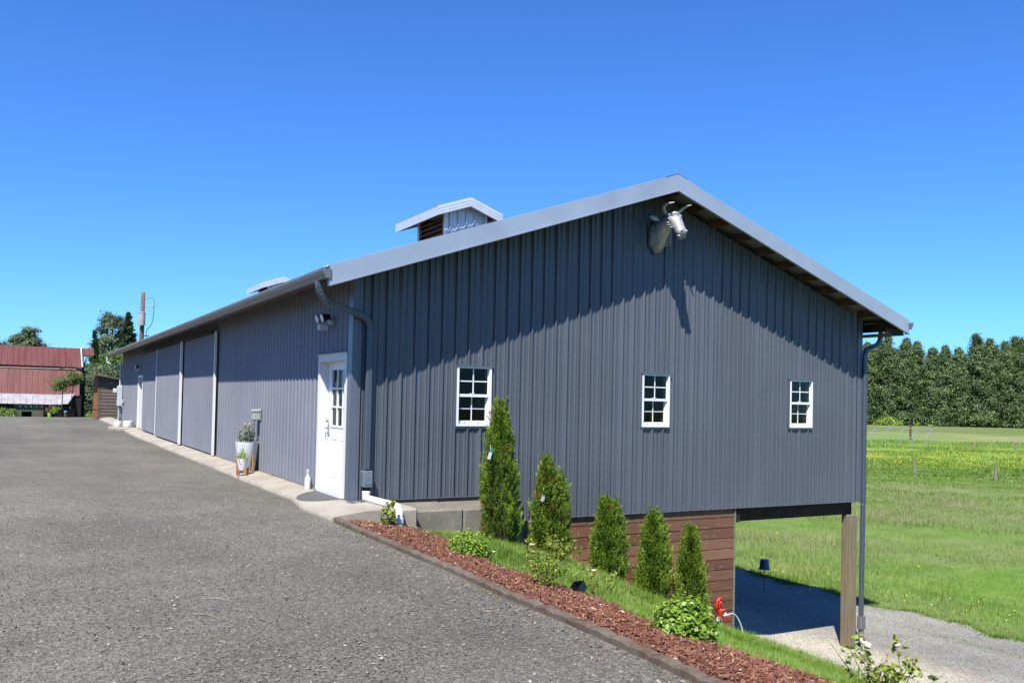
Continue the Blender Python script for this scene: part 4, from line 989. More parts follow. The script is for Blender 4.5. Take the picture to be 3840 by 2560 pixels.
def blades(name, x, y, h, mat, lab, wv=.004, lean=.35, dz=0, cat='grass', shade=0):
    n = len(x); z = H(x, y)+dz; a = rng.random(n)*np.pi*2; ln = h*(.55+.6*rng.random(n)); le = rng.normal(lean, .2, n)
    d = np.stack([np.cos(a)*le, np.sin(a)*le, np.ones(n)], 1); d /= np.linalg.norm(d, axis=1)[:, None]
    b = np.stack([x, y, z-.01], 1); q = np.stack([-np.sin(a), np.cos(a), 0*a], 1)*np.asarray(wv*np.ones(n))[:, None]
    mid = b+d*(ln*.55)[:, None]; d2 = d+np.stack([np.cos(a)*.6, np.sin(a)*.6, -.25*np.ones(n)], 1); d2 /= np.linalg.norm(d2, axis=1)[:, None]; tip = mid+d2*(ln*.5)[:, None]
    v = np.stack([b-q, b+q, mid+q*.7, mid-q*.7, tip], 1).reshape(-1, 3); B_ = np.arange(n)[:, None]*5
    f4 = B_+np.array([[0, 1, 2, 3]]); f3 = B_+np.array([[3, 2, 4]])
    li = [tuple(r_) for r_ in f4.tolist()]+[tuple(r_) for r_ in f3.tolist()]
    var = np.clip(.45+.2*rng.normal(0, 1, n)+.18*np.sin(x*1.3+y*.9)+shade, 0, 1)
    return tag(mesh_np(name, v, li, np.concatenate([var, var]), mat), lab, cat, kind='stuff')
# bank between mulch and wall
n = 120000; x = rng.uniform(.35, 8.4, n); y = rng.uniform(-9.5, -.15, n)
k = (x > mulch_edge(y)+.05*rng.normal(0, 1, n)) & ((x > 2.7) | (y < -.98)) & (x < 8.2+.3*np.sin(y*3)) & ~((x > 5.2) & (y < -6.5)) & ~((x > 3.5) & (y < -8.2))
x = x[k]; y = y[k]
blades('bank_grass', x, y, .12+.035*np.sin(x*2+y*3)+.02*np.sin(x*7-y*5), GRASSM, 'bright green grass on the bank below the gable wall', .0032, .5, shade=.12)
# grass edge where it meets the lower yard; weeds along edging
n = 5200; t_ = rng.random(n); y = -9+9*t_; x = 7.9+.35*rng.normal(0, 1, n)*.6; blades('verge_grass', x, y, .22*np.ones(n), GRASSM, 'longer grass tufts at the lower edge of the bank', .004, .4)
n = 700; y = -1.2-8*rng.random(n); x = edge_x(y)-.02-.05*np.abs(rng.normal(0, 1, n)); k = np.sin(y*5.1)+np.sin(y*2.3+1) > .75; blades('weeds', x[k], y[k], .05*np.ones(k.sum()), GRASSM, 'small weeds along the foot of the edging blocks', .002, .5)
# meadow beyond the yard: density falls with distance, blade width rises
n = 230000; r = 14.3+ 62*rng.random(n)**1.6; y = rng.uniform(-8, 46, n); x = r; k = (x+.0*y > 14.75+.18*np.sin(y*1.9)+.12*np.sin(y*4.3+1)) & (y < 2+(x-10)*1.15) & (y > -6+(x-14)*.18)
x = x[k]; y = y[k]; dd = (x-10)/14
cl_ = np.sin(x*.7+y*.5)+np.sin(x*.23-y*.31)+np.sin(x*1.7-y*1.1)+np.sin(y*2.3+x*.4)
blades('meadow_grass', x, y, .17+.045*cl_+.08*(rng.random(len(x)) < .12), GRASSM, 'long bright green meadow grass beyond the gravel yard', .0045*np.clip(dd, 1, 5), .45, shade=.07*cl_+.1)
n = 26000; x = 15+26*rng.random(n)**1.2; y = rng.uniform(-6, 34, n); k = (np.sin(x*.55+y*.31)+np.sin(y*.47-x*.2+1)+.5*rng.normal(0, 1, n) > .9) & (y < 2+(x-10)*1.15); x = x[k]; y = y[k]
SEEDM = m_leaf('seed_heads', [(0, (.24, .17, .12)), (1, (.46, .38, .24))], .3)
blades('seed_heads', x, y, .36+.1*rng.random(len(x)), SEEDM, 'hazy patches of pinkish grass seed heads in the meadow', .003*np.clip((x-10)/12, 1, 4), .3)
n = 9000; y = rng.uniform(-7, 20, n); x = 14.75+.18*np.sin(y*1.9)+.12*np.sin(y*4.3+1)-.30*rng.random(n)**2.5+.2*rng.random(n); blades('edge_grass', x, y, .13+.06*np.sin(y*5), GRASSM, 'ragged grass fringe creeping over the gravel edge', .005, .6, shade=.1)
n = 80000; t_ = 58+80*rng.random(n)**1.2; p = rng.uniform(-30, 70, n); x = t_*.66+p*.75; y = t_*.75-p*.66; k = (x > 30); x = x[k]; y = y[k]
blades('far_meadow_grass', x, y, .26+.10*np.sin(x*.31+y*.17)+.08*np.sin(y*.5-x*.21), GRASSM, 'rougher tussocky meadow grass around the wire fence', .028, .5, shade=.15*np.sin(x*.11+y*.13)+.1)
# thin weeds in the yard gravel
n = 1500; x = 12.9+.5*rng.normal(0, 1, n)+0; y = -.9+1.6*rng.normal(0, 1, n)*.7; x = 13.4+.12*rng.normal(0, 1, n)-(y)*.05; k = x < 14.6; blades('yard_weeds', x[k], y[k], .05*np.ones(k.sum()), GRASSM, 'thin line of weeds growing through the yard gravel', .004, .5)
# buttercups
def flowers(name, x, y, z, s, mat, lab):
    n = len(x); P = np.stack([x, y, z], 1); v, f = leaf_quads(P, np.tile([-.3, -.5, 1.], (n, 1)), s, 1.0, .4)
    return tag(mesh_np(name, v, f, .5, mat), lab, 'flowers', kind='stuff')
n = 500; x = 15+6*rng.random(n)**1.6; y = rng.uniform(-4, 20, n); k = np.sin(x*1.3)+np.sin(y*1.1+x*.4)+.6*rng.normal(0, 1, n) > .55; x = x[k]; y = y[k]
flowers('buttercups', x, y, H(x, y)+.17, .022+.02*rng.random(len(x)), YELL, 'scattered yellow buttercups in the grass near the yard')
n = 7000; t_ = 68+30*rng.random(n)**1.3; p = rng.uniform(-40, 62, n); x = t_*.66+p*.75; y = t_*.75-p*.66; k = (np.sin(x*.31+y*.13)+np.sin(y*.37-x*.11)+.8*rng.normal(0, 1, n) > .3) & (x > 20); x = x[k]; y = y[k]
flowers('buttercup_band', x, y, -3.28+0*x, .04+.05*rng.random(len(x)), YELL, 'yellow band of buttercups across the meadow at the wire fence')

# loose stones on the drive near the camera
n = 52000; t_ = rng.random(n); dist = 4.2+12*t_**1.25; an = rng.uniform(-32, 32, n)*np.pi/180 - YAW*1.0
x = -4.3+np.sin(an)*dist; y = -12.5+np.cos(an)*dist; k = x < edge_x(np.clip(y, -12, -1))-.03; k &= ~((y > -1.2) & (x > -.75)); x = x[k]; y = y[k]; n = len(x)
s = .0035+.010*rng.random(n)**2.6; z = H(x, y)+s*.4
o8 = np.array([[1, 0, 0], [0, 1, 0], [-1, 0, 0], [0, -1, 0], [0, 0, .7], [0, 0, -.7]]); rot = rng.random(n)*6.28
V = o8[None]*(1+.35*rng.normal(0, 1, (n, 6, 1)))*s[:, None, None]; cs, sn = np.cos(rot)[:, None], np.sin(rot)[:, None]
V = np.stack([V[..., 0]*cs-V[..., 1]*sn, V[..., 0]*sn+V[..., 1]*cs, V[..., 2]], -1)+np.stack([x, y, z], 1)[:, None]
b = np.arange(n)[:, None]*6; F = np.concatenate([b+np.array([q]) for q in ([0, 1, 4], [1, 2, 4], [2, 3, 4], [3, 0, 4])], 0)
var = np.clip(rng.normal(.5, .22, n), 0, .93); var = np.where(rng.random(n) < .005, 1, var)
tag(mesh_np('loose_gravel', V.reshape(-1, 3), F, np.tile(var, 4), STONE), 'loose crushed stones lying on the grey drive', 'gravel', kind='stuff')
n = 420; y = -1.3-8.2*rng.random(n)**.8; x = edge_x(y)-.03-np.abs(rng.normal(0, .22, n)); n2 = 60; y2 = rng.uniform(-9, 2, n2); x2 = rng.uniform(-4, -1, n2); x = np.concatenate([x, x2]); y = np.concatenate([y, y2])
P = np.stack([x, y, H(x, y)+.008], 1); v, f = leaf_quads(P, np.tile([0, 0, 1.], (len(x), 1)), .008+.018*rng.random(len(x))**2, 1.7, .35)
tag(mesh_np('leaf_litter', v, f, rng.random(len(x)), m_leaf('dry_litter', [(0, (.10, .055, .035)), (.5, (.30, .22, .14)), (1, (.52, .45, .33))], .1)), 'dry leaf scraps and bark bits along the foot of the edging', 'litter', kind='stuff')
# dry twigs and leaves on the drive
def stick(p, q, r_, lab, mat): 
    m = MB(); p = Vector(p); q = Vector(q); md = (p+q)/2+Vector((.01, .015, .012)); m.tube([p, md, q], [r_, r_*.8, r_*.4], 5); o = m.build('twig', mat, origin=p); return tag(o, lab, 'twig', 'dry straws on the drive')
STRAW = plain('straw', (.42, .33, .21), .8)
STK = [(-2.96, -5.05), (-2.76, -5.26), (-3.10, -5.55), (-2.95, -5.78)]
def G(x, y, dz=.01): return (x, y, ZG(x, y)+dz)
stick(G(*STK[0]), G(*STK[1]), .004, 'longer pale straw lying farther up the gravel drive', STRAW)
stick(G(*STK[2]), G(*STK[3]), .0035, 'pale straw lying nearer the camera, below the other one', STRAW)

# ------------------------------------------------------------------ corner details: ledge blocks, stump, black pot
lb = thing('concrete_ledge', 'old concrete ledge with tapered top along the gable foundation', 'ledge', (1.6, -.5, -.5))
m = MB(); pr = [(1.02, -.90), (2.20, -.90)]
m.v += []
for (x0, x1, f0) in ((.605, 1.40, 0), (1.408, 2.24, 1)):
    m.bbox((x0, -.94+.015*f0, -.80), (x1, -.01, -.100-.008*f0), .03)
m.build('block', CONCD, lb)
st = thing('concrete_post', 'rounded weathered concrete stub behind the tallest arborvitae', 'post', (2.36, -.82, -.9))
m = MB(); m.lathe([(.11, -.75), (.115, -.25), (.105, -.12), (.07, -.05), (.0, -.035)], (2.36, -.80, 0), 14); autosmooth(m.build('stub', CONCD, st), 40)
bp = thing('black_pot', 'black nursery pot lying on its side between the first two arborvitae', 'pot', (2.45, -.95, -.75))
m = MB(); c = Vector((2.44, -.72, -.66)); m.tube([c, c+Vector((.04, -.16, -.10))], [.085, .11], 16); autosmooth(m.build('pot', BLACK, bp))
fo = thing('concrete_footing', 'pale sloping concrete footing below the plank wall beside the forked arborvitae', 'footing', (4.0, -.25, -1.4))
m = MB()
pts = [(3.45, -1.02), (3.75, -1.22), (4.35, -1.50), (4.9, -1.72), (5.6, -2.1), (6.3, -2.35)]
for (xa, za), (xb, zb_) in zip(pts, pts[1:]):
    m.poly([(xa, -.38, za-.02), (xb, -.38, zb_-.02), (xb, .09, zb_), (xa, .09, za)]); m.poly([(xa, -.38, za-.5), (xb, -.38, zb_-.5), (xb, -.38, zb_-.02), (xa, -.38, za-.02)])
m.build('footing', CONC, fo)
st2 = thing('concrete_stub', 'small rounded concrete stub between the fourth and fifth arborvitae', 'post', (5.25, -.7, -2.2))
m = MB(); m.lathe([(.08, -2.4), (.085, -1.85), (.06, -1.74), (0, -1.72)], (5.22, -.62, 0), 12); autosmooth(m.build('stub', CONCD, st2), 40)
fl = MB(); fl.box((-.08, -.28, -.058), (.16, -.045, -.046)); tag(fl.build('metal_offcut', GUT, origin=(0, -.2, -.06)), 'grey sheet metal offcut lying at the corner of the slab', 'metal scrap')
pv = MB(); pv.box((.02, -.62, -.060), (.28, -.36, -.052)); tag(pv.build('pale_tile', PAVW, origin=(.1, -.5, -.06)), 'pale square tile on the slab beside the drain pipe', 'tile')
nb_ = thing('black_tub', 'black square plastic tub tipped in the mulch beside the middle rose', 'tub', (.62, -5.0, -.4))
m = MB(); M_ = Matrix.Translation((.64, -5.1, ZG(.6, -5.0)+.07)) @ Matrix.Rotation(R(-32), 4, 'Y') @ Matrix.Rotation(R(25), 4, 'Z')
M_ = M_ @ Matrix.Scale(.6, 4)
for a_, b_ in (((-.11, -.10, -.07), (.11, -.092, .08)), ((-.11, .092, -.07), (.11, .10, .08)), ((-.11, -.092, -.07), (-.102, .092, .08)), ((.102, -.092, -.07), (.11, .092, .08)), ((-.102, -.092, -.07), (.102, .092, -.062))): m.box(a_, b_, M_)
m.build('shell', BLACK, nb_)
random.seed(3)
for i, (x, y) in enumerate([(-.02, -5.85), (.10, -5.95), (.13, -6.05), (-.08, -6.02), (.05, -6.18), (.22, -5.72), (.30, -6.3), (.26, -6.05), (-.18, -5.9)]):
    z = float(surf_mulch(x, y)); m = MB(); s = .012+.012*random.random(); m.ell((x, y, z+.008), (s*1.5, s, s*.5), 9, 6, Matrix.Rotation(random.random()*3, 3, 'Z')); o = m.build('white_shell', PAVW, smooth=True, origin=(x, y, z)); tag(o, 'small white shell or stone lying in the mulch below the middle rose', 'shell', 'white shells scattered in the mulch')

# ------------------------------------------------------------------ things by the door
pl = thing('planter', 'large white tapered planter with orange-budded lilies by the side wall', 'planter', (-.25, 5.62, -.075))
cx, cy = -.25, 5.65; zb = -.07
m = MB(); m.lathe([(0, .0), (.155, .0), (.165, .01), (.225, .58), (.23, .60), (.215, .60), (.205, .55)], (cx, cy, zb), 32); autosmooth(m.build('pot', POTW, pl), 40)
m = MB(); m.lathe([(.207, .555), (0, .56)], (cx, cy, zb), 24); m.build('soil', SOIL, pl)
st_ = MB(); P = []; U = []
for k in range(15):
    a = random.random()*6.28; q = .15*random.random()**.5; bx, by = cx+q*math.cos(a), cy+q*math.sin(a); hh = .14+.16*random.random()+(.28 if k in (2, ) else 0)+(.14 if k in (5, 9) else 0)
    st_.tube([(bx, by, zb+.55), (bx+.02*math.cos(a), by+.02*math.sin(a), zb+.56+hh)], [.006, .003], 5)
    for j in range(int(22*(hh/.25))):
        z = zb+.58+hh*random.random()**.8; an = random.random()*6.28; P.append((bx+.03*math.cos(an), by+.03*math.sin(an), z)); U.append((math.cos(an), math.sin(an), .7))
    top_ = (bx+.02*math.cos(a), by+.02*math.sin(a), zb+.57+hh)
    if k in (2, 5, 9, 12): 
        fb = MB(); fb.ell(top_, (.014, .014, .035), 8, 6); fb.build('lily_bud', FLWR, pl, True)
P = np.array(P); U = np.array(U); v, f = leaf_quads(P, np.tile([0, 0, 1.], (len(P), 1))+.5*U, np.full(len(P), .026), 3.6, .3, U)
mesh_np('foliage', v, f, np.clip(rng.normal(.4, .25, len(P)), 0, 1), SHRUB, pl); st_.build('stems', STEM, pl)
sp = thing('planter_stand', 'small white pot with lime foliage held in a stubby-legged wooden stand', 'planter', (-.46, 5.2, -.10))
cx, cy = -.44, 5.12; zb = -.10; m = MB(); m.lathe([(0, .10), (.070, .10), (.075, .11), (.108, .33), (.100, .33), (.095, .30)], (cx, cy, zb), 24); m.lathe([(.096, .30), (0, .305)], (cx, cy, zb), 16); autosmooth(m.build('pot', POTW, sp), 40)
m = MB()
for k in range(4):
    a = R(20+90*k); ca, sa = math.cos(a), math.sin(a); M_ = Matrix.Translation((cx+ca*.115, cy+sa*.115, zb)) @ Matrix.Rotation(a, 4, 'Z'); m.bbox((-.018, -.016, 0), (.018, .016, .15), .003, M_)
m.box((-.115, -.014, .075), (.115, .014, .10), Matrix.Translation((cx, cy, zb)) @ Matrix.Rotation(R(20), 4, 'Z')); m.box((-.115, -.0135, .0745), (.115, .0135, .0995), Matrix.Translation((cx, cy, zb)) @ Matrix.Rotation(R(110), 4, 'Z')); m.build('stand', TEAK, sp)
P = np.array([cx, cy, zb+.36])+rng.normal(0, 1, (420, 3))*np.array([.06, .06, .045]); P2 = np.array([cx, cy, zb+.48])+rng.normal(0, 1, (120, 3))*np.array([.025, .025, .06]); P = np.concatenate([P, P2])
v, f = leaf_quads(P, np.tile([0, 0, 1.], (len(P), 1)), np.full(len(P), .022), 1.3, .6); mesh_np('foliage', v, f, np.clip(rng.normal(.75, .2, len(P)), 0, 1), BOXW, sp)
ws = thing('wooden_stand', 'tall-legged wooden plant stand around the large white planter', 'plant stand', (-.25, 5.65, -.08))
m = MB()
for k in range(4):
    a = R(25+90*k); ca, sa = math.cos(a), math.sin(a); M_ = Matrix.Translation((-.25+ca*.222, 5.65+sa*.222, -.08)) @ Matrix.Rotation(a, 4, 'Z'); m.bbox((-.020, -.02, 0), (.014, .02, .34), .004, M_)
m.build('legs', TEAK, ws)
sb = thing('spray_bottle', 'white plastic spray bottle standing against the wall left of the door', 'bottle', (-.10, 1.90, -.05))
cx, cy = -.10, 1.84; m = MB(); m.lathe([(0, 0), (.044, 0), (.048, .01), (.048, .15), (.04, .19), (.018, .235), (.016, .26)], (cx, cy, -.055), 20); autosmooth(m.build('bottle', WHITE, sb), 50)
m = MB(); m.lathe([(.022, .255), (.022, .285), (.014, .29)], (cx, cy, -.055), 14); m.bbox((cx-.018, cy-.015, .235), (cx+.018, cy+.05, .265), .006); m.build('trigger', LGRAY, sb)
mt = MB(); n = 28; pts = [(-.015-.50*math.sin(math.pi*i/n), .89-.66*math.cos(math.pi*i/n)) for i in range(n+1)]
top_ = [(x, y, -.040+.11*x) for x, y in pts]; mt.poly(top_); 
for i in range(n): mt.poly([pts[i]+(-.055+.11*pts[i][0],), pts[i+1]+(-.055+.11*pts[i+1][0],), top_[i+1], top_[i]])
tag(mt.build('doormat', MATF, origin=(-.2, .9, -.05)), 'half-round grey doormat in front of the white door', 'doormat')
for x, y, s, lab in ((-.28, 27.3, .84, 'larger white pot with bare clay foot by the far door'), (-.60, 27.9, .66, 'smaller white pot with clay foot, left of its larger twin')):
    z = ZG(-.7, y)+.05; o = thing('clay_pot', lab, 'pot', (x, y, z), 'white pots by the far door'); m = MB(); m.lathe([(.20*s, .10*s), (.24*s, .16*s), (.25*s, .42*s), (.235*s, .42*s), (.22*s, .30*s), (0, .29*s)], (x, y, z), 24); autosmooth(m.build('glazed_body', WHITE, o), 40)
    m = MB(); m.lathe([(0, 0), (.19*s, 0), (.20*s, .10*s)], (x, y, z), 24); m.build('clay_foot', TERRA, o)
lp = MB(); lp.bbox((-.95, 26.6, -.14), (.0, 28.6, .0), .02); tag(lp.build('concrete_landing', CONC, origin=(-.5, 27.5, -.1)), 'low concrete landing under the two white pots', 'step')

# hydrant, hose manifold
hy = thing('yard_hydrant', 'red-headed frost-free yard hydrant on a grey pipe beside the plank wall', 'hydrant', (6.75, -.5, -2.5))
hx, hy_, = 6.75, -.5
m = MB(); m.tube([(hx, hy_, -2.75), (hx, hy_, -1.98)], .027, 12); m.build('riser_pipe', STEEL, hy, True)
m = MB(); m.lathe([(.034, -1.99), (.036, -1.90), (.05, -1.86), (.05, -1.80), (.035, -1.77), (.0, -1.76)], (hx, hy_, 0), 14); m.tube([(hx, hy_, -1.83), (hx+.12, hy_-.04, -1.80), (hx+.15, hy_-.05, -1.84)], [.03, .028, .026], 10); m.tube([(hx-.02, hy_, -1.82), (hx-.025, hy_, -1.66), (hx+.02, hy_, -1.56)], .026, 8); m.tube([(hx+.04, hy_, -1.80), (hx+.05, hy_, -1.66), (hx+.03, hy_, -1.56)], .022, 8); m.build('head', REDP, hy, True)
m = MB(); m.tube([(hx+.045, hy_, -1.55), (hx-.01, hy_, -1.53), (hx-.085, hy_, -1.58), (hx-.125, hy_, -1.70), (hx-.12, hy_, -1.82)], [.036, .040, .030, .026, .022], 10); m.build('handle', REDP, hy, True)
hm = thing('hose_manifold', 'grey four-way hose manifold with red taps hanging beside the hydrant', 'manifold', (6.95, -.5, -1.9))
m = MB(); m.tube([(hx+.13, hy_-.05, -1.86), (hx+.13, hy_-.05, -1.93)], .02, 8); m.tube([(hx+.06, hy_-.05, -1.93), (hx+.31, hy_-.05, -1.91)], .020, 10)
for k in range(4): m.tube([(hx+.10+.055*k, hy_-.05, -1.93), (hx+.10+.055*k, hy_-.05, -1.97)], .014, 8)
m.build('manifold_body', LGRAY, hm, True)
for k in range(4):
    m = MB(); m.tube([(hx+.10+.055*k, hy_-.05, -1.97), (hx+.10+.055*k, hy_-.05, -2.03)], [.023, .019], 10); m.build('tap', REDP, hm)
ho = MB(); ho.tube(arc((hx+.30, hy_-.05, -1.905), (hx+.50, hy_-.07, -1.87), (hx+.58, hy_-.15, -2.25), 10)+[Vector((hx+.56, hy_-.22, -2.75))], .017, 10); tag(ho.build('garden_hose', HOSE, smooth=True, origin=(7.3, -.7, -2.5)), 'pale garden hose arching down from the manifold', 'hose')
ho = MB(); ho.tube(arc((6.35, -.75, -2.3), (6.45, -.62, -2.0), (6.72, -.55, -2.22), 8)+[Vector((6.72, -.6, -2.55))], .018, 8); tag(ho.build('garden_hose', HOSE, smooth=True, origin=(6.5, -.7, -2.3)), 'short hose loop in the grass left of the hydrant pipe', 'hose')
for o in list(hy.children)+list(hm.children)+[hm, bpy.data.objects['garden_hose'], bpy.data.objects['garden_hose.001']]:
    if o.type != 'MESH': continue
    W0 = worldloc(o); sh_ = 'hose' in o.name and o.name.endswith('001')
    for v_ in o.data.vertices:
        p = W0+v_.co; p.z = -1.97+(p.z+1.53)*(.76 if not sh_ else .5) if p.z > -2.6 else p.z-.25; p.x = hx+(p.x-hx)*.68; v_.co = p-W0
# bucket lamp on a stake
bl = thing('bucket_on_stake', 'dark blue bucket upside down on a thin stake in the carport shade', 'bucket', (13.2, 4.8, -3.45))
bx, by = 13.15, 4.78
m = MB(); m.tube([(bx, by, -3.5), (bx, by, -2.75)], .008, 6); m.build('stake', BLACK, bl)
m = MB(); M_ = Matrix.Rotation(R(6), 3, 'Y'); m.lathe([(.0, .26), (.10, .26), (.11, .24), (.135, .03), (.15, .015), (.15, .0), (.14, .0)], (bx, by, -2.86), 20); autosmooth(m.build('bucket', SHADEP, bl), 40)

# ------------------------------------------------------------------ far left: shed, red barn, pole, pots
sh = thing('wooden_shed', 'small brown lap-sided shed with slanted roof beyond the building end', 'shed', (0, 40, -.06))
sx0, sx1, sy0, sy1 = -.60, 2.2, 39.6, 42.4; zb = -.05
ztf = lambda x: 2.30-.17*(x+.6)
m = MB(); z = zb+.08; h_ = .175
while z < 2.3:
    xe = sx1 if z+h_ < ztf(sx1) else max(sx0+.1, min(sx1, -.6+(2.30-z-.05)/.17)); e = z+h_
    m.poly([(sx0+.12, sy0-.028, z), (xe, sy0-.028, z), (xe, sy0, min(e+.02, ztf(xe))), (sx0+.12, sy0, min(e+.02, ztf(sx0)))]); m.poly([(sx0+.12, sy0-.028, z), (xe, sy0-.028, z), (xe, sy0+.01, z-.002), (sx0+.12, sy0+.01, z-.002)]); z += h_
m.box((sx0+.05, sy0+.012, zb), (sx1, sy1, 1.8)); m.build('wall', SHEDW, sh)
m = MB(); m.box((sx0, sy0-.04, zb), (sx0+.12, sy0+.05, ztf(sx0)-.01)); m.build('corner_board', SHEDW, sh)
m = MB(); y = sy0+.06
while y < sy1-.1: m.box((sx0-.005-.01*random.random(), y, zb+.02), (sx0+.045, y+.125, ztf(sx0)-.06)); y += .135
for zz in (.5, 1.6): m.box((sx0-.045, sy0+.1, zz), (sx0-.02, sy1-.3, zz+.1))
m.build('door', SHEDO, sh)
m = MB(); 
m.poly([(sx0-.55, sy0-.35, 2.36), (sx1+.2, sy0-.35, ztf(sx1+.2)+.08), (sx1+.2, sy1+.3, ztf(sx1+.2)+.08), (sx0-.55, sy1+.3, 2.36)][0:4])
m = MB()
ra = [(sx0-.42, 2.30), (sx0-.1, 2.40), (sx1+.2, ztf(sx1+.2)+.08)]
for (xa, za), (xb, zb_) in zip(ra, ra[1:]):
    for dz in (0, -.07): m.poly([(xa, sy0-.35, za+dz), (xb, sy0-.35, zb_+dz), (xb, sy1+.3, zb_+dz), (xa, sy1+.3, za+dz)])
    m.poly([(xa, sy0-.35, za), (xb, sy0-.35, zb_), (xb, sy0-.35, zb_-.09), (xa, sy0-.35, za-.09)])
m.poly([(sx0-.42, sy0-.35, 2.30), (sx0-.42, sy1+.3, 2.30), (sx0-.42, sy1+.3, 2.2), (sx0-.42, sy0-.35, 2.2)])
m.build('roof', SHEDW, sh)

rb = thing('red_barn', 'old barn with faded red metal gambrel roof and dark open gable', 'barn', (-8, 76, -1.4))
XR = 1.25; XL = -22
def sag(x): t_ = (XR-x)/(XR-XL); return -.10*math.sin(math.pi*min(1, t_*1.0))+.22*t_*0
def rz(x, z): return z + .12*math.sin((x+6)*.35)*0
def strip(m, x0, x1, ya, za, yb_, zb_, curve=0.0, vv=.5):
    n = max(2, int((x1-x0)/.45))
    for i in range(n):
        a = x0+(x1-x0)*i/n; b = x0+(x1-x0)*(i+1)/n; ca = curve*((a-x0)/(x1-x0)-.2)**2; cb = curve*((b-x0)/(x1-x0)-.2)**2; v = random.random()
        m.poly([(a, ya, za+ca), (b, ya, za+cb), (b, yb_, zb_+cb), (a, yb_, zb_+ca)], v)
        m.box((b-.02, min(ya, yb_), 0), (b-.02, max(ya, yb_), 0)) if False else None
        m.poly([(b-.03, ya, za+cb+.05), (b+.03, ya, za+cb+.05), (b+.03, yb_, zb_+cb+.05), (b-.03, yb_, zb_+cb+.05)], v*.5)
Yr = 78
m = MB(); strip(m, XL, .62, Yr, 5.42, Yr-3, 3.62, -.12); m.poly([(XL, Yr, 5.42), (.62, Yr, 5.36), (.62, Yr+3, 3.6), (XL, Yr+3, 3.6)]); m.build('upper_roof', BROOF, rb)
m = MB(); strip(m, .86, 1.62, Yr, 5.40, Yr-1.15, 4.69, 0); m.poly([(.86, Yr, 5.4), (1.62, Yr, 5.4), (1.62, Yr+1.2, 4.69), (.86, Yr+1.2, 4.69)]); m.build('hood_roof', BROOF, rb)
m = MB()
for i in range(14):
    y = Yr-i*.22; z = 5.36-i*.132; m.box((.62, y-.035, z-.05), (.90-.014*i, y+.035, z+.02))
m.build('bare_battens', plain('weathered_batten', (.24, .21, .19), .9), rb)
m = MB(); m.poly([(.6, Yr, 5.30), (.9, Yr, 5.30), (.72, Yr-3, 3.50), (.6, Yr-3, 3.50)]); m.build('batten_backing', BDARK, rb)
m = MB(); m.poly([(.56, Yr-.0, 5.42), (.66, Yr, 5.42), (.66, Yr-3, 3.60), (.56, Yr-3, 3.60)]); m.build('roof_edge', plain('white_edge', (.5, .48, .46), .7), rb)
m = MB(); strip(m, XL, .32, Yr-3.05, 3.36, Yr-5.1, 1.17, -.22); m.poly([(.32, Yr-3.05, 3.22), (.62, Yr-3.2, 3.12), (.15, Yr-4.6, 1.5), (-.2, Yr-5.1, 1.0)]); m.build('lower_roof', BROOF, rb)
m = MB(); m.box((XL, Yr-3.12, 3.33), (.1, Yr-3.0, 3.40)); m.build('flashing', plain('flashing_pale', (.55, .45, .42), .6), rb)
m = MB(); strip(m, XL, -.98, Yr-5.1, 1.15, Yr-6.1, .32, -.1); m.build('flared_eave', FLARE, rb)
m = MB(); m.poly([(-.97, Yr-5.1, 1.13), (-.02, Yr-5.0, 1.22), (-.58, Yr-6.05, .32), (-.97, Yr-6.08, .31)]); m.build('flared_eave', FLARE, rb)
m = MB(); m.poly([(.55, Yr-3.0, 3.5), (1.05, Yr-1, 4.6), (1.15, Yr, 5.2), (1.15, Yr+3, 3.6), (1.0, Yr+6, .5), (1.0, Yr+6, -2), (.9, Yr-5, -2), (.2, Yr-5, 1.0)])
m.poly([(XL, Yr-5, -2), (.5, Yr-5, -2), (.5, Yr-5, 1.1), (XL, Yr-5, 1.1)]); m.poly([(XL, Yr-3, 3.55), (.5, Yr-3, 3.5), (.5, Yr-3, 3.0), (XL, Yr-3, 3.0)]); m.box((XL, Yr-2.6, -2), (.9, Yr+2.6, 3.3)); m.build('wall', BDARK, rb)
m = MB()
m.poly([(.62, Yr+3, 3.6), (1.0, Yr+6, 0), (XL, Yr+6, 0), (XL, Yr+3, 3.6)]); m.build('rear_roof', BROOF, rb)

gb = thing('green_box_shed', 'low olive green box shelter with dark opening and red mark, before the barn', 'shelter', (-3.6, 58, -1.2))
bx0, bx1, by0 = -4.46, -2.72, 58
m = MB(); m.box((bx0, by0, -1.5), (bx0+.40, by0+.04, .33)); m.box((bx1-.72+.0, by0, -1.5), (bx1, by0+.04, .33)); m.box((bx0+.40, by0, -.05), (bx1-.72, by0+.04, .33)); m.box((bx0+.40, by0+.001, -1.5), (bx1-.72, by0+.04, -.48)); m.box((bx0, by0+.041, -1.5), (bx0+.04, by0+1.4, .30)); m.box((bx1-.04, by0+.041, -1.5), (bx1, by0+1.4, .30)); m.box((bx0, by0+1.4, -1.5), (bx1, by0+1.44, .30)); m.build('wall', GREENB, gb)
m = MB(); m.box((bx0-.1, by0-.14, .335), (bx1+.1, by0+1.6, .38)); m.build('roof', BDARK, gb)
m = MB(); 
for i in range(5): m.box((bx0+.3+.33*i, by0-.13, .26), (bx0+.33+.33*i, by0-.10, .34))
m.build('brackets', LGRAY, gb)
m = MB(); xx, zz = bx1-.28, -.35
m.box((xx-.09, by0-.008, zz), (xx-.055, by0-.004, zz+.34)); m.box((xx-.055, by0-.008, zz+.305), (xx+.03, by0-.004, zz+.34)); m.box((xx+.03, by0-.008, zz+.18), (xx+.06, by0-.004, zz+.33)); m.box((xx-.055, by0-.0075, zz+.15), (xx+.03, by0-.004, zz+.18)); m.box((xx+.0, by0-.0085, zz), (xx+.04, by0-.0045, zz+.15)); m.build('painted_letter', REDP, gb)

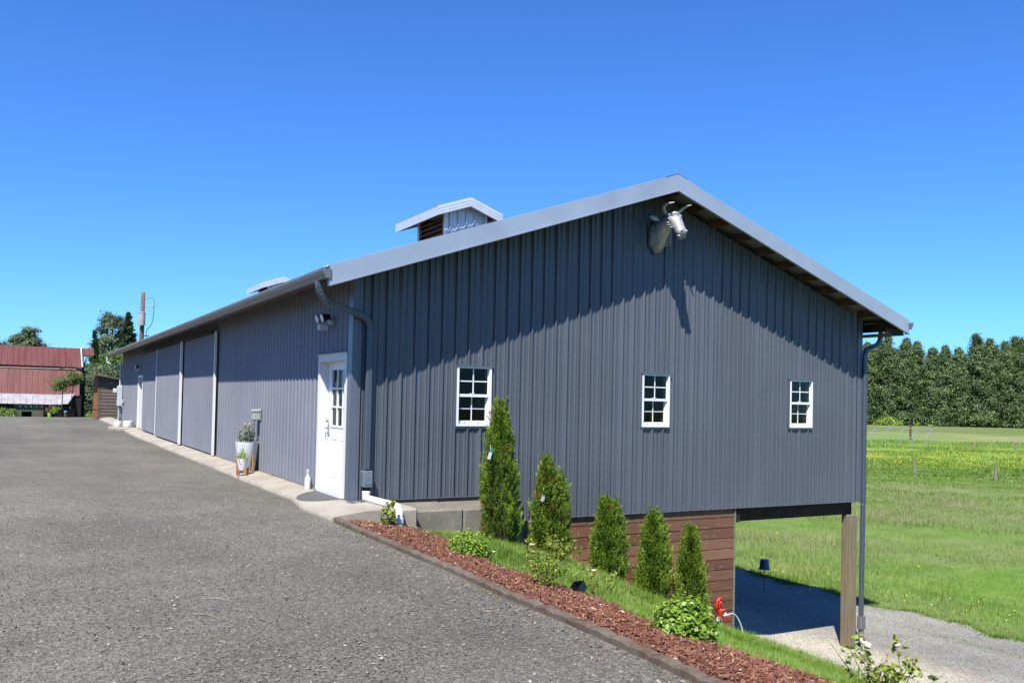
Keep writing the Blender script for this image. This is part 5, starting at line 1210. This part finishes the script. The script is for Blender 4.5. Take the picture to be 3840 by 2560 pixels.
up = thing('utility_pole', 'weathered wooden utility pole with grey transformer, behind the roof', 'utility pole', (3.1, 54.2, -3))
px, py = 3.12, 54.25
m = MB(); m.tube([(px-.06, py, -3.5), (px, py, 5.0), (px+.03, py, 8.45)], [.19, .16, .135], 12); m.build('pole', plain('pole_wood', (.17, .115, .085), .85, 0, .3, .25, 5, .3, 14), up, True)
m = MB(); m.lathe([(0, 6.12), (.22, 6.12), (.23, 6.16), (.23, 6.95), (.25, 6.97), (.25, 7.02), (0, 7.08)], (px-.05, py-.34, 0), 20); autosmooth(m.build('transformer', plain('transformer_gray', (.50, .50, .50), .5, .1), up), 40)
m = MB(); m.tube([(px+.1, py, 7.42), (px+.75, py, 7.56)], .035, 6); m.tube([(px+.75, py, 7.5), (px+.77, py, 7.95)], [.04, .02], 6); m.tube([(px+.60, py, 7.56), (px+.95, py, 7.56)], .025, 5); m.build('bracket', STEEL, up)
m = MB(); m.tube(arc((px+.74, py, 7.5), (px+.80, py, 6.3), (px+.45, py, 6.0), 8)+arc((px+.35, py, 5.9), (px+.28, py, 5.6), (px+.28, py, 4.9), 4)+[Vector((px+.25, py, -2))], .022, 5); m.tube(arc((px+.1, py, 7.9), (px+.5, py, 8.3), (px+.75, py, 7.95), 6), .012, 4); m.tube([(px+.12, py, 5.42), (px+.50, py, 5.42)], .03, 5); m.build('cable', BLACK, up)

# garden at the drive's end
def shrub(name, x, y, z, w, h, n, s, mat, lab, cat, seedv, zg=None, group=None):
    r = np.random.default_rng(seedv); o = thing(name, lab, cat, (x, y, z), group); a = r.random(n)*6.283; e = np.arccos(r.random(n)); rad = (1-.45*r.random(n)**1.5)*(1+.18*np.sin(3*a+seedv)*np.sin(4*e))
    P = np.stack([np.sin(e)*np.cos(a)*w*rad, np.sin(e)*np.sin(a)*w*rad, np.cos(e)*h*rad], 1); Nn = P/np.linalg.norm(P, axis=1)[:, None]+np.array([0, 0, .3])
    v, f = leaf_quads(P+np.array([x, y, z]), Nn, s*(.6+.8*r.random(n)), 1.4, .6); mesh_np('foliage', v, f, np.clip(r.normal(.5, .22, n)+.2*np.sin(a*2+e*3), 0, 1), mat, o)
    m = MB()
    for k in range(5): m.tube([(x, y, z-.3), (x+w*.4*math.cos(k*1.3), y+w*.4*math.sin(k*1.3), z+h*.5)], [.02, .008], 5)
    m.build('stems', BARK, o); return o
shrub('bush', -6.0, 55.5, -.6, 1.0, .85, 1500, .13, SHRUB, 'leafy green bush left of the green box shelter at the frame edge', 'bush', 1)
shrub('bush', -4.95, 56.5, -.55, .8, .75, 1200, .12, SHRUB, 'leafy green bush touching the left side of the green shelter', 'bush', 2)
shrub('bush', .9, 52.5, -.15, .75, .95, 1300, .12, SHRUB, 'green bush with pale flowers between black pots and the shed', 'bush', 3)
shrub('bush', .1, 50.5, -.55, .8, .7, 1200, .10, SHRUB, 'low green bush at the foot of the brown shed', 'bush', 4)
shrub('bush', 1.6, 55.0, .3, .8, 1.3, 1200, .14, SHRUB, 'taller dark bush behind the left edge of the shed', 'bush', 5)
rc = MB(); rc.ell((-3.9, 50.5, -.55), (.5, .4, .25), 12, 8); tag(rc.build('boulder', plain('tan_rock', (.30, .24, .17), .9, 0, .2, .2, 4, .6, 10), smooth=True, origin=(-3.9, 50.5, -.6)), 'tan boulder beside the green box shelter', 'boulder')
def potted_tree(x, y, zg, label, lean, ch, cw, seedv, th):
    o = thing('potted_tree', label, 'tree', (x, y, zg), 'slim young trees in black nursery pots'); m = MB(); m.lathe([(0, 0), (.19, 0), (.23, .42), (.25, .44), (.23, .44), (.22, .38), (0, .38)], (x, y, zg), 18); autosmooth(m.build('pot', BLACK, o), 40)
    m = MB(); m.tube([(x, y, zg+.3), (x+lean*.5, y, zg+th*.5), (x+lean, y, zg+th)], [.03, .022, .014], 6)
    r = np.random.default_rng(seedv)
    V = []; F = []; nb = 0
    for k in range(16):
        a = r.random()*6.28; q = r.random()*cw; c = np.array([x+lean+math.cos(a)*q, y+math.sin(a)*q, zg+th+ch*(r.random()-.35)]); m.tube([(x+lean*.9, y, zg+th*.85), tuple(c)], [.012, .004], 4)
        P = c+r.normal(0, 1, (60, 3))*np.array([.17, .17, .11]); v, f = leaf_quads(P, np.tile([0, 0, 1.], (60, 1)), .075*(.7+.6*r.random(60)), 1.8, .6); V.append(v); F.append(f+nb); nb += len(v)
    mesh_np('crown', np.concatenate(V), np.concatenate(F), np.clip(r.normal(.4, .25, nb//4), 0, 1), SHRUB, o); m.build('trunk', BARK, o)
potted_tree(-2.13, 44.0, -.06, 'thin-trunked young tree in the left black nursery pot', .05, .60, .50, 21, 1.85)
potted_tree(-1.70, 44.1, -.06, 'slim young tree in the right black nursery pot by the blue-capped post', .16, .75, .55, 22, 2.2)
bp_ = thing('capped_post', 'short rusty brown post with a bright blue cap among the nursery pots', 'post', (-1.95, 44.6, -.3))
m = MB(); m.lathe([(.075, -.35), (.075, .22), (0, .22)], (-1.93, 43.6, .04), 14); m.build('post', RUST, bp_, False)
m = MB(); m.lathe([(.09, .18), (.095, .24), (.07, .28), (0, .29)], (-1.93, 43.6, .04), 14); m.build('cap', plain('blue_cap', (.06, .28, .42), .4), bp_, True)
m = MB(); m.lathe([(0, 0), (.09, 0), (.11, .22), (.10, .22), (0, .2)], (-2.72, 44.0, -.05), 16); o = m.build('lime_bucket', plain('lime_plastic', (.25, .62, .05), .4), origin=(-2.72, 44, -.05)); tag(autosmooth(o), 'small lime green bucket at the edge of the drive', 'bucket')
shrub('bush', -2.62, 44.4, .12, .32, .55, 420, .06, PINKY, 'dry reddish-brown plant beside the lime bucket', 'bush', 8)
shrub('bush', -2.38, 44.2, .2, .30, .34, 420, .07, BOXW, 'bright yellow-green potted plant left of the nursery pots', 'bush', 9)

# ------------------------------------------------------------------ fences and rack in the meadow
def fence(pts, hs, lab, wires=(), mats=FENCEW, w=.09):
    o = thing('wire_fence', lab, 'fence', (pts[0][0], pts[0][1], -3.5)); 
    for (x, y), h in zip(pts, hs):
        m = MB(); m.tube([(x, y, -3.7), (x+.02, y, -3.5+h)], w, 7); m.build('fence_post', mats, o)
    m = MB()
    for wz in wires:
        for (x, y), (x2, y2) in zip(pts, pts[1:]): m.tube([(x, y, -3.5+wz), ((x+x2)/2, (y+y2)/2, -3.5+wz-.05), (x2, y2, -3.5+wz)], .006, 4)
    if wires: m.build('wire', FENCEW, o)
    return o
fence([(55.0, 49.0), (55.9, 41.5), (56.3, 32.0), (56.6, 25.7), (57.0, 18.5)], [1.05, 1.05, .98, 1.02, 1], 'wire fence with grey posts crossing the buttercup band of the meadow', (.42,), FENCEW, .10)
def XYG(u, v, z):
    d = fw + rr*((u-1920)/3313.36) - uu*((v-1280-139.74)/3313.36); t_ = (z-1.4849)/d.z; return (-4.299+d.x*t_, -12.5054+d.y*t_)
fence([XYG(3381, 1662, -3.5), XYG(3655, 1680, -3.5), XYG(3810, 1690, -3.5), XYG(3950, 1700, -3.5)], [.55, .8, 1.05, 1.0], 'far short-post fence behind the buttercup band', (.6,), FENCEW, .11)
dpst = MB(); q = XYG(3414, 1646, -3.5); dpst.tube([(q[0], q[1], -3.7), (q[0], q[1], -1.1)], .16, 8); tag(dpst.build('dark_post', RUST, origin=(q[0], q[1], -3.5)), 'dark rusty upright post standing against the pale metal rack', 'post')
fr = thing('metal_rack', 'pale tubular metal feed rack standing in the meadow before the poplars', 'feed rack', (*XYG(3400, 1645, -3.5), -3.5))
D0 = 112.0
def PT(u, v, d): 
    w = Vector((-4.299, -12.5054, 1.4849)) + (fw + rr*((u-1920)/3313.36) - uu*((v-1280-139.74)/3313.36))*d; return tuple(w)
PIPE = plain('rack_pipe', (.36, .38, .37), .45, .2)
T0, T1 = Vector(PT(3290, 1598, 118)), Vector(PT(3496, 1609, 118)); B0, B1 = Vector(PT(3268, 1631, 112)), Vector(PT(3476, 1643, 112))
m = MB(); m.tube([T0, T1], .045, 6); m.build('top_rail', PIPE, fr); m = MB(); m.tube([B0, B1+(B1-B0)*.2], .045, 6); m.build('bottom_rail', PIPE, fr)
for k in range(5):
    t_ = k/4; a = T0+(T1-T0)*t_; b = B0+(B1-B0)*t_; m = MB(); md = b+Vector((0, 0, .35)); m.tube([a, md, b, Vector((b.x, b.y, -3.5))], [.045, .075, .06, .045], 6); m.build('strut', PIPE, fr)

# ------------------------------------------------------------------ trees
def crown_mesh(seedv, n, h, w, t0, size, shape, flat=.5, clumps=60, mat=POPL, jit=.6, sc=.8):
    """returns (verts, faces, var): leaf clusters spread through a crown, origin at the base"""
    r = np.random.default_rng(seedv); V = []; F = []; A = []; nb = 0; per = n//clumps
    for c in range(clumps):
        t_ = t0+(1-t0)*r.random(); R_ = w*shape(t_); a = r.random()*6.283; q = R_*(.35+.65*r.random()**.6)
        c0 = np.array([math.cos(a)*q, math.sin(a)*q, t_*h]); cs_ = (.16+.22*r.random())*w*(.5+.5*shape(t_))*sc
        P = c0+r.normal(0, 1, (per, 3))*np.array([cs_, cs_, cs_*flat]); Nn = np.tile(np.array([math.cos(a), math.sin(a), .8]), (per, 1))
        v, f = leaf_quads(P, Nn, size*(.6+.8*r.random(per)), 1.3, jit); V.append(v); F.append(f+nb); nb += len(v); A.append(np.clip(.45+.22*r.normal()+.18*r.normal(0, 1, per), 0, 1))
    return np.concatenate(V), np.concatenate(F), np.concatenate(A)
def tree(name, lab, cat, x, y, z, V, F, A, mat, th, tr, group=None, limbs=8, w=2):
    o = thing(name, lab, cat, (x, y, z), group); mesh_np('crown', V+np.array([x, y, z]), F, A, mat, o)
    m = MB(); m.tube([(x, y, z-.5), (x+.1, y, z+th*.5), (x, y, z+th*.93)], [tr, tr*.65, tr*.15], 8); r = random.Random(int(th*10))
    for k in range(limbs):
        zz = z+th*(.25+.65*k/limbs); a = r.random()*6.28; q = w*.7*(1-.5*k/limbs); m.tube([(x, y, zz), (x+math.cos(a)*q, y+math.sin(a)*q, zz+th*.1)], [tr*.35, tr*.08], 5)
    m.build('trunk', BARK, o); return o
shape_pop = lambda t: float(np.interp(t, [0, .08, .25, .55, .76, .89, .96, 1], [.9, 1, 1, .96, .74, .44, .22, .06]))
protos = []
for s in range(5):
    h = 24.6+1.4*math.sin(s*1.9); V, F, A = crown_mesh(100+s, 15000, h, 2.5, .03, .34, shape_pop, .95, 150, sc=1.1)
    u, v_ = XYG(3300, 1590, -3.5); protos.append((h, V, F, A))
pos = []
C0 = Vector((-4.299, -12.5054, 0)); Lf = Vector((fw.x, fw.y, 0)).normalized(); Lr = Vector((Lf.y, -Lf.x, 0))
random.seed(11)
for row, dist in enumerate((262, 267, 272)):
    k = 0; s_ = 92.0 + row*2.3
    while s_ < 178:
        dd = dist - (s_-92)*.10; p = C0+Lf*(dd+random.uniform(-1.2, 1.2))+Lr*(s_+random.uniform(-.7, .7)); pos.append((row, p)); s_ += (4.3 if row < 2 else 4.0)+random.uniform(-.5, .5)
roots = []
DESC = ['slender', 'full-crowned', 'dense dark', 'narrow-topped', 'broad leafy']
for i, (row, p) in enumerate(pos):
    pr = i % 5 if i < 5 else random.randrange(5)
    lab = ['front row poplar standing at the meadow edge, one of a dense plantation', 'second row poplar hidden partly behind the front row of the plantation', 'back row poplar whose tip shows over the plantation'][row]
    if i < 5:
        h, V, F, A = protos[i]; o = tree('poplar_tree', lab, 'tree', p.x, p.y, -3.5, V, F, A, POPL, h, .22, 'poplars of the plantation behind the meadow', 6, 2); roots.append(o)
    else:
        sc = random.uniform(.86, 1.03)*(1.0+.03*(row == 2)); o = dup(roots[pr], (p.x, p.y, -3.5), lab, None, (sc*1.02, sc*1.02, sc), random.random()*6.28)
# low brush in front of the poplars
for i, (u_, v_, w_, h_) in enumerate([(3330, 1586, 5, 2.4), (3400, 1586, 6, 2.1), (3475, 1588, 5, 1.7), (3620, 1590, 4.2, 2.4), (3665, 1592, 4.5, 2.6), (3720, 1593, 4, 1.6)]):
    q = XYG(u_, v_+8, -3.5); lab = ['pale bramble mound behind the metal rack, leftmost', 'pale bramble mound behind the dark post', 'pale bramble mound right of the rack', 'green bramble mound left half, right of the field gap', 'green bramble mound right half, tallest by the poplars', 'small bramble mound at the far right of the tree line'][i]
    shrub('bramble', q[0], q[1], -3.6, w_*.8, h_, 1300, .5, BOXW if i < 3 else SHRUB, lab, 'bush', 40+i)
# left group
shape_con = lambda t: float(np.interp(t, [0, .1, .3, .6, .85, 1], [.9, 1, .82, .5, .2, .02]))
def conifer(x, y, z, h, w, lab, seedv, n=7000, size=.32):
    r = np.random.default_rng(seedv); V = []; F = []; A = []; nb = 0; lv = int(h/.42)
    for k in range(lv):
        t_ = .05+.95*k/lv; R_ = w*shape_con(t_)*(.8+.4*r.random()); nbk = max(4, int(9*(1-t_)+4))
        for b in range(nbk):
            a = r.random()*6.283; R2 = R_*(.7+.45*r.random()); m_ = n//(lv*9); s = r.random(m_)**.7
            P = np.stack([math.cos(a)*R2*s, math.sin(a)*R2*s, t_*h-.22*R2*s+.10*r.normal(0, 1, m_)], 1)+r.normal(0, .10, (m_, 3)); v, f = leaf_quads(P, np.tile([0, 0, 1.], (m_, 1)), size*(.6+.7*r.random(m_)), 1.8, .5); V.append(v); F.append(f+nb); nb += len(v); A.append(np.clip(.4+.2*r.normal()+.15*r.normal(0, 1, m_), 0, 1))
    return tree('conifer_tree', lab, 'tree', x, y, z, np.concatenate(V), np.concatenate(F), np.concatenate(A), CONIF, h, .3, None, 0)
def at_d(u, v, d): return Vector(PT(u, v, d))
p = at_d(356, 1236, 128); conifer(p.x, p.y, -4, p.z+4, 2.0, 'narrow spire conifer beside the red barn', 31, 14000, .24)
p = at_d(484, 1168, 128); conifer(p.x, p.y, -4, p.z+4, 3.6, 'taller broad conifer immediately left of the utility pole', 32, 24000, .28)
sh_round = lambda t: float(np.interp(t, [0, .1, .3, .55, .8, 1], [.5, .9, 1.05, 1, .75, .25]))
def round_tree(u, v, d, z, w, lab, seedv, t0=.1, n=9000, size=.42, mat=OAKM, cl=80, fl=.7):
    n = int(n*2.4); size *= .55; cl = int(cl*1.6)
    p = at_d(u, v, d); h = p.z-z; V, F, A = crown_mesh(seedv, n, h, w, t0, size, sh_round, fl, cl); return tree('broadleaf_tree', lab, 'tree', p.x, p.y, z, V, F, A, mat, h, .45, None, 12, w)
round_tree(424, 1185, 140, -4, 3.3, 'large grey-green broadleaf tree between the two conifers', 51, .1, 12000)
round_tree(455, 1330, 100, -4, 3.4, 'lower bright green tree behind the shed roof', 52, .05, 8000, .36, SHRUB)
round_tree(395, 1390, 96, -4, 3.0, 'dark lower tree between barn gable and shed', 53, .05, 7000, .34)
round_tree(350, 1370, 104, -4, 2.6, 'dense dark tree right behind the barn gable overhang', 54, .05, 6000, .34, CONIF)
round_tree(112, 1236, 150, -3, 2.7, 'rounded mossy-limbed tree rising behind the red barn roof', 55, .35, 9000, .40, OAKM, 60, .55)
round_tree(62, 1258, 152, -3, 1.8, 'smaller half-bare tree at the left of the mossy one behind the barn', 56, .4, 4500, .34, OAKM, 45, .5)
round_tree(5, 1284, 170, -3, 3.6, 'treetop just over the barn ridge at the left frame edge', 57, .3, 5000, .45)
round_tree(330, 1440, 90, -4, 2.4, 'dark undergrowth tree filling the gap beneath the barn gable', 58, .02, 5000, .3, CONIF)

# ------------------------------------------------------------------ albedo balance for the exposure used
for mt_ in bpy.data.materials:
    if not mt_.use_nodes: continue
    nm = mt_.name; f = .78 if nm in ('drive_gravel', 'yard_gravel', 'stone') else (.84 if nm.startswith(('white', 'glazed', 'pvc', 'weathered_white', 'pale_stone', 'galvanised')) else .84 if nm in ('grass_blades', 'arborvitae_sprays', 'boxwood_leaves', 'rose_leaves', 'poplar_leaves', 'broadleaf', 'garden_leaves', 'seed_heads', 'meadow_ground', 'conifer_needles', 'buttercup', 'bark_chips') else .67)
    nt = mt_.node_tree
    for nd in list(nt.nodes):
        key = {'BSDF_PRINCIPLED': 'Base Color', 'BSDF_TRANSLUCENT': 'Color'}.get(nd.type)
        if not key: continue
        inp = nd.inputs[key]
        if inp.links:
            src = inp.links[0].from_socket; mxn = nt.nodes.new('ShaderNodeMix'); mxn.data_type = 'RGBA'; mxn.blend_type = 'MULTIPLY'; mxn.inputs[0].default_value = 1
            nt.links.new(src, mxn.inputs[6]); mxn.inputs[7].default_value = (f, f, f, 1); nt.links.new(mxn.outputs[2], inp)
        else: c_ = inp.default_value; inp.default_value = (c_[0]*f, c_[1]*f, c_[2]*f, 1)
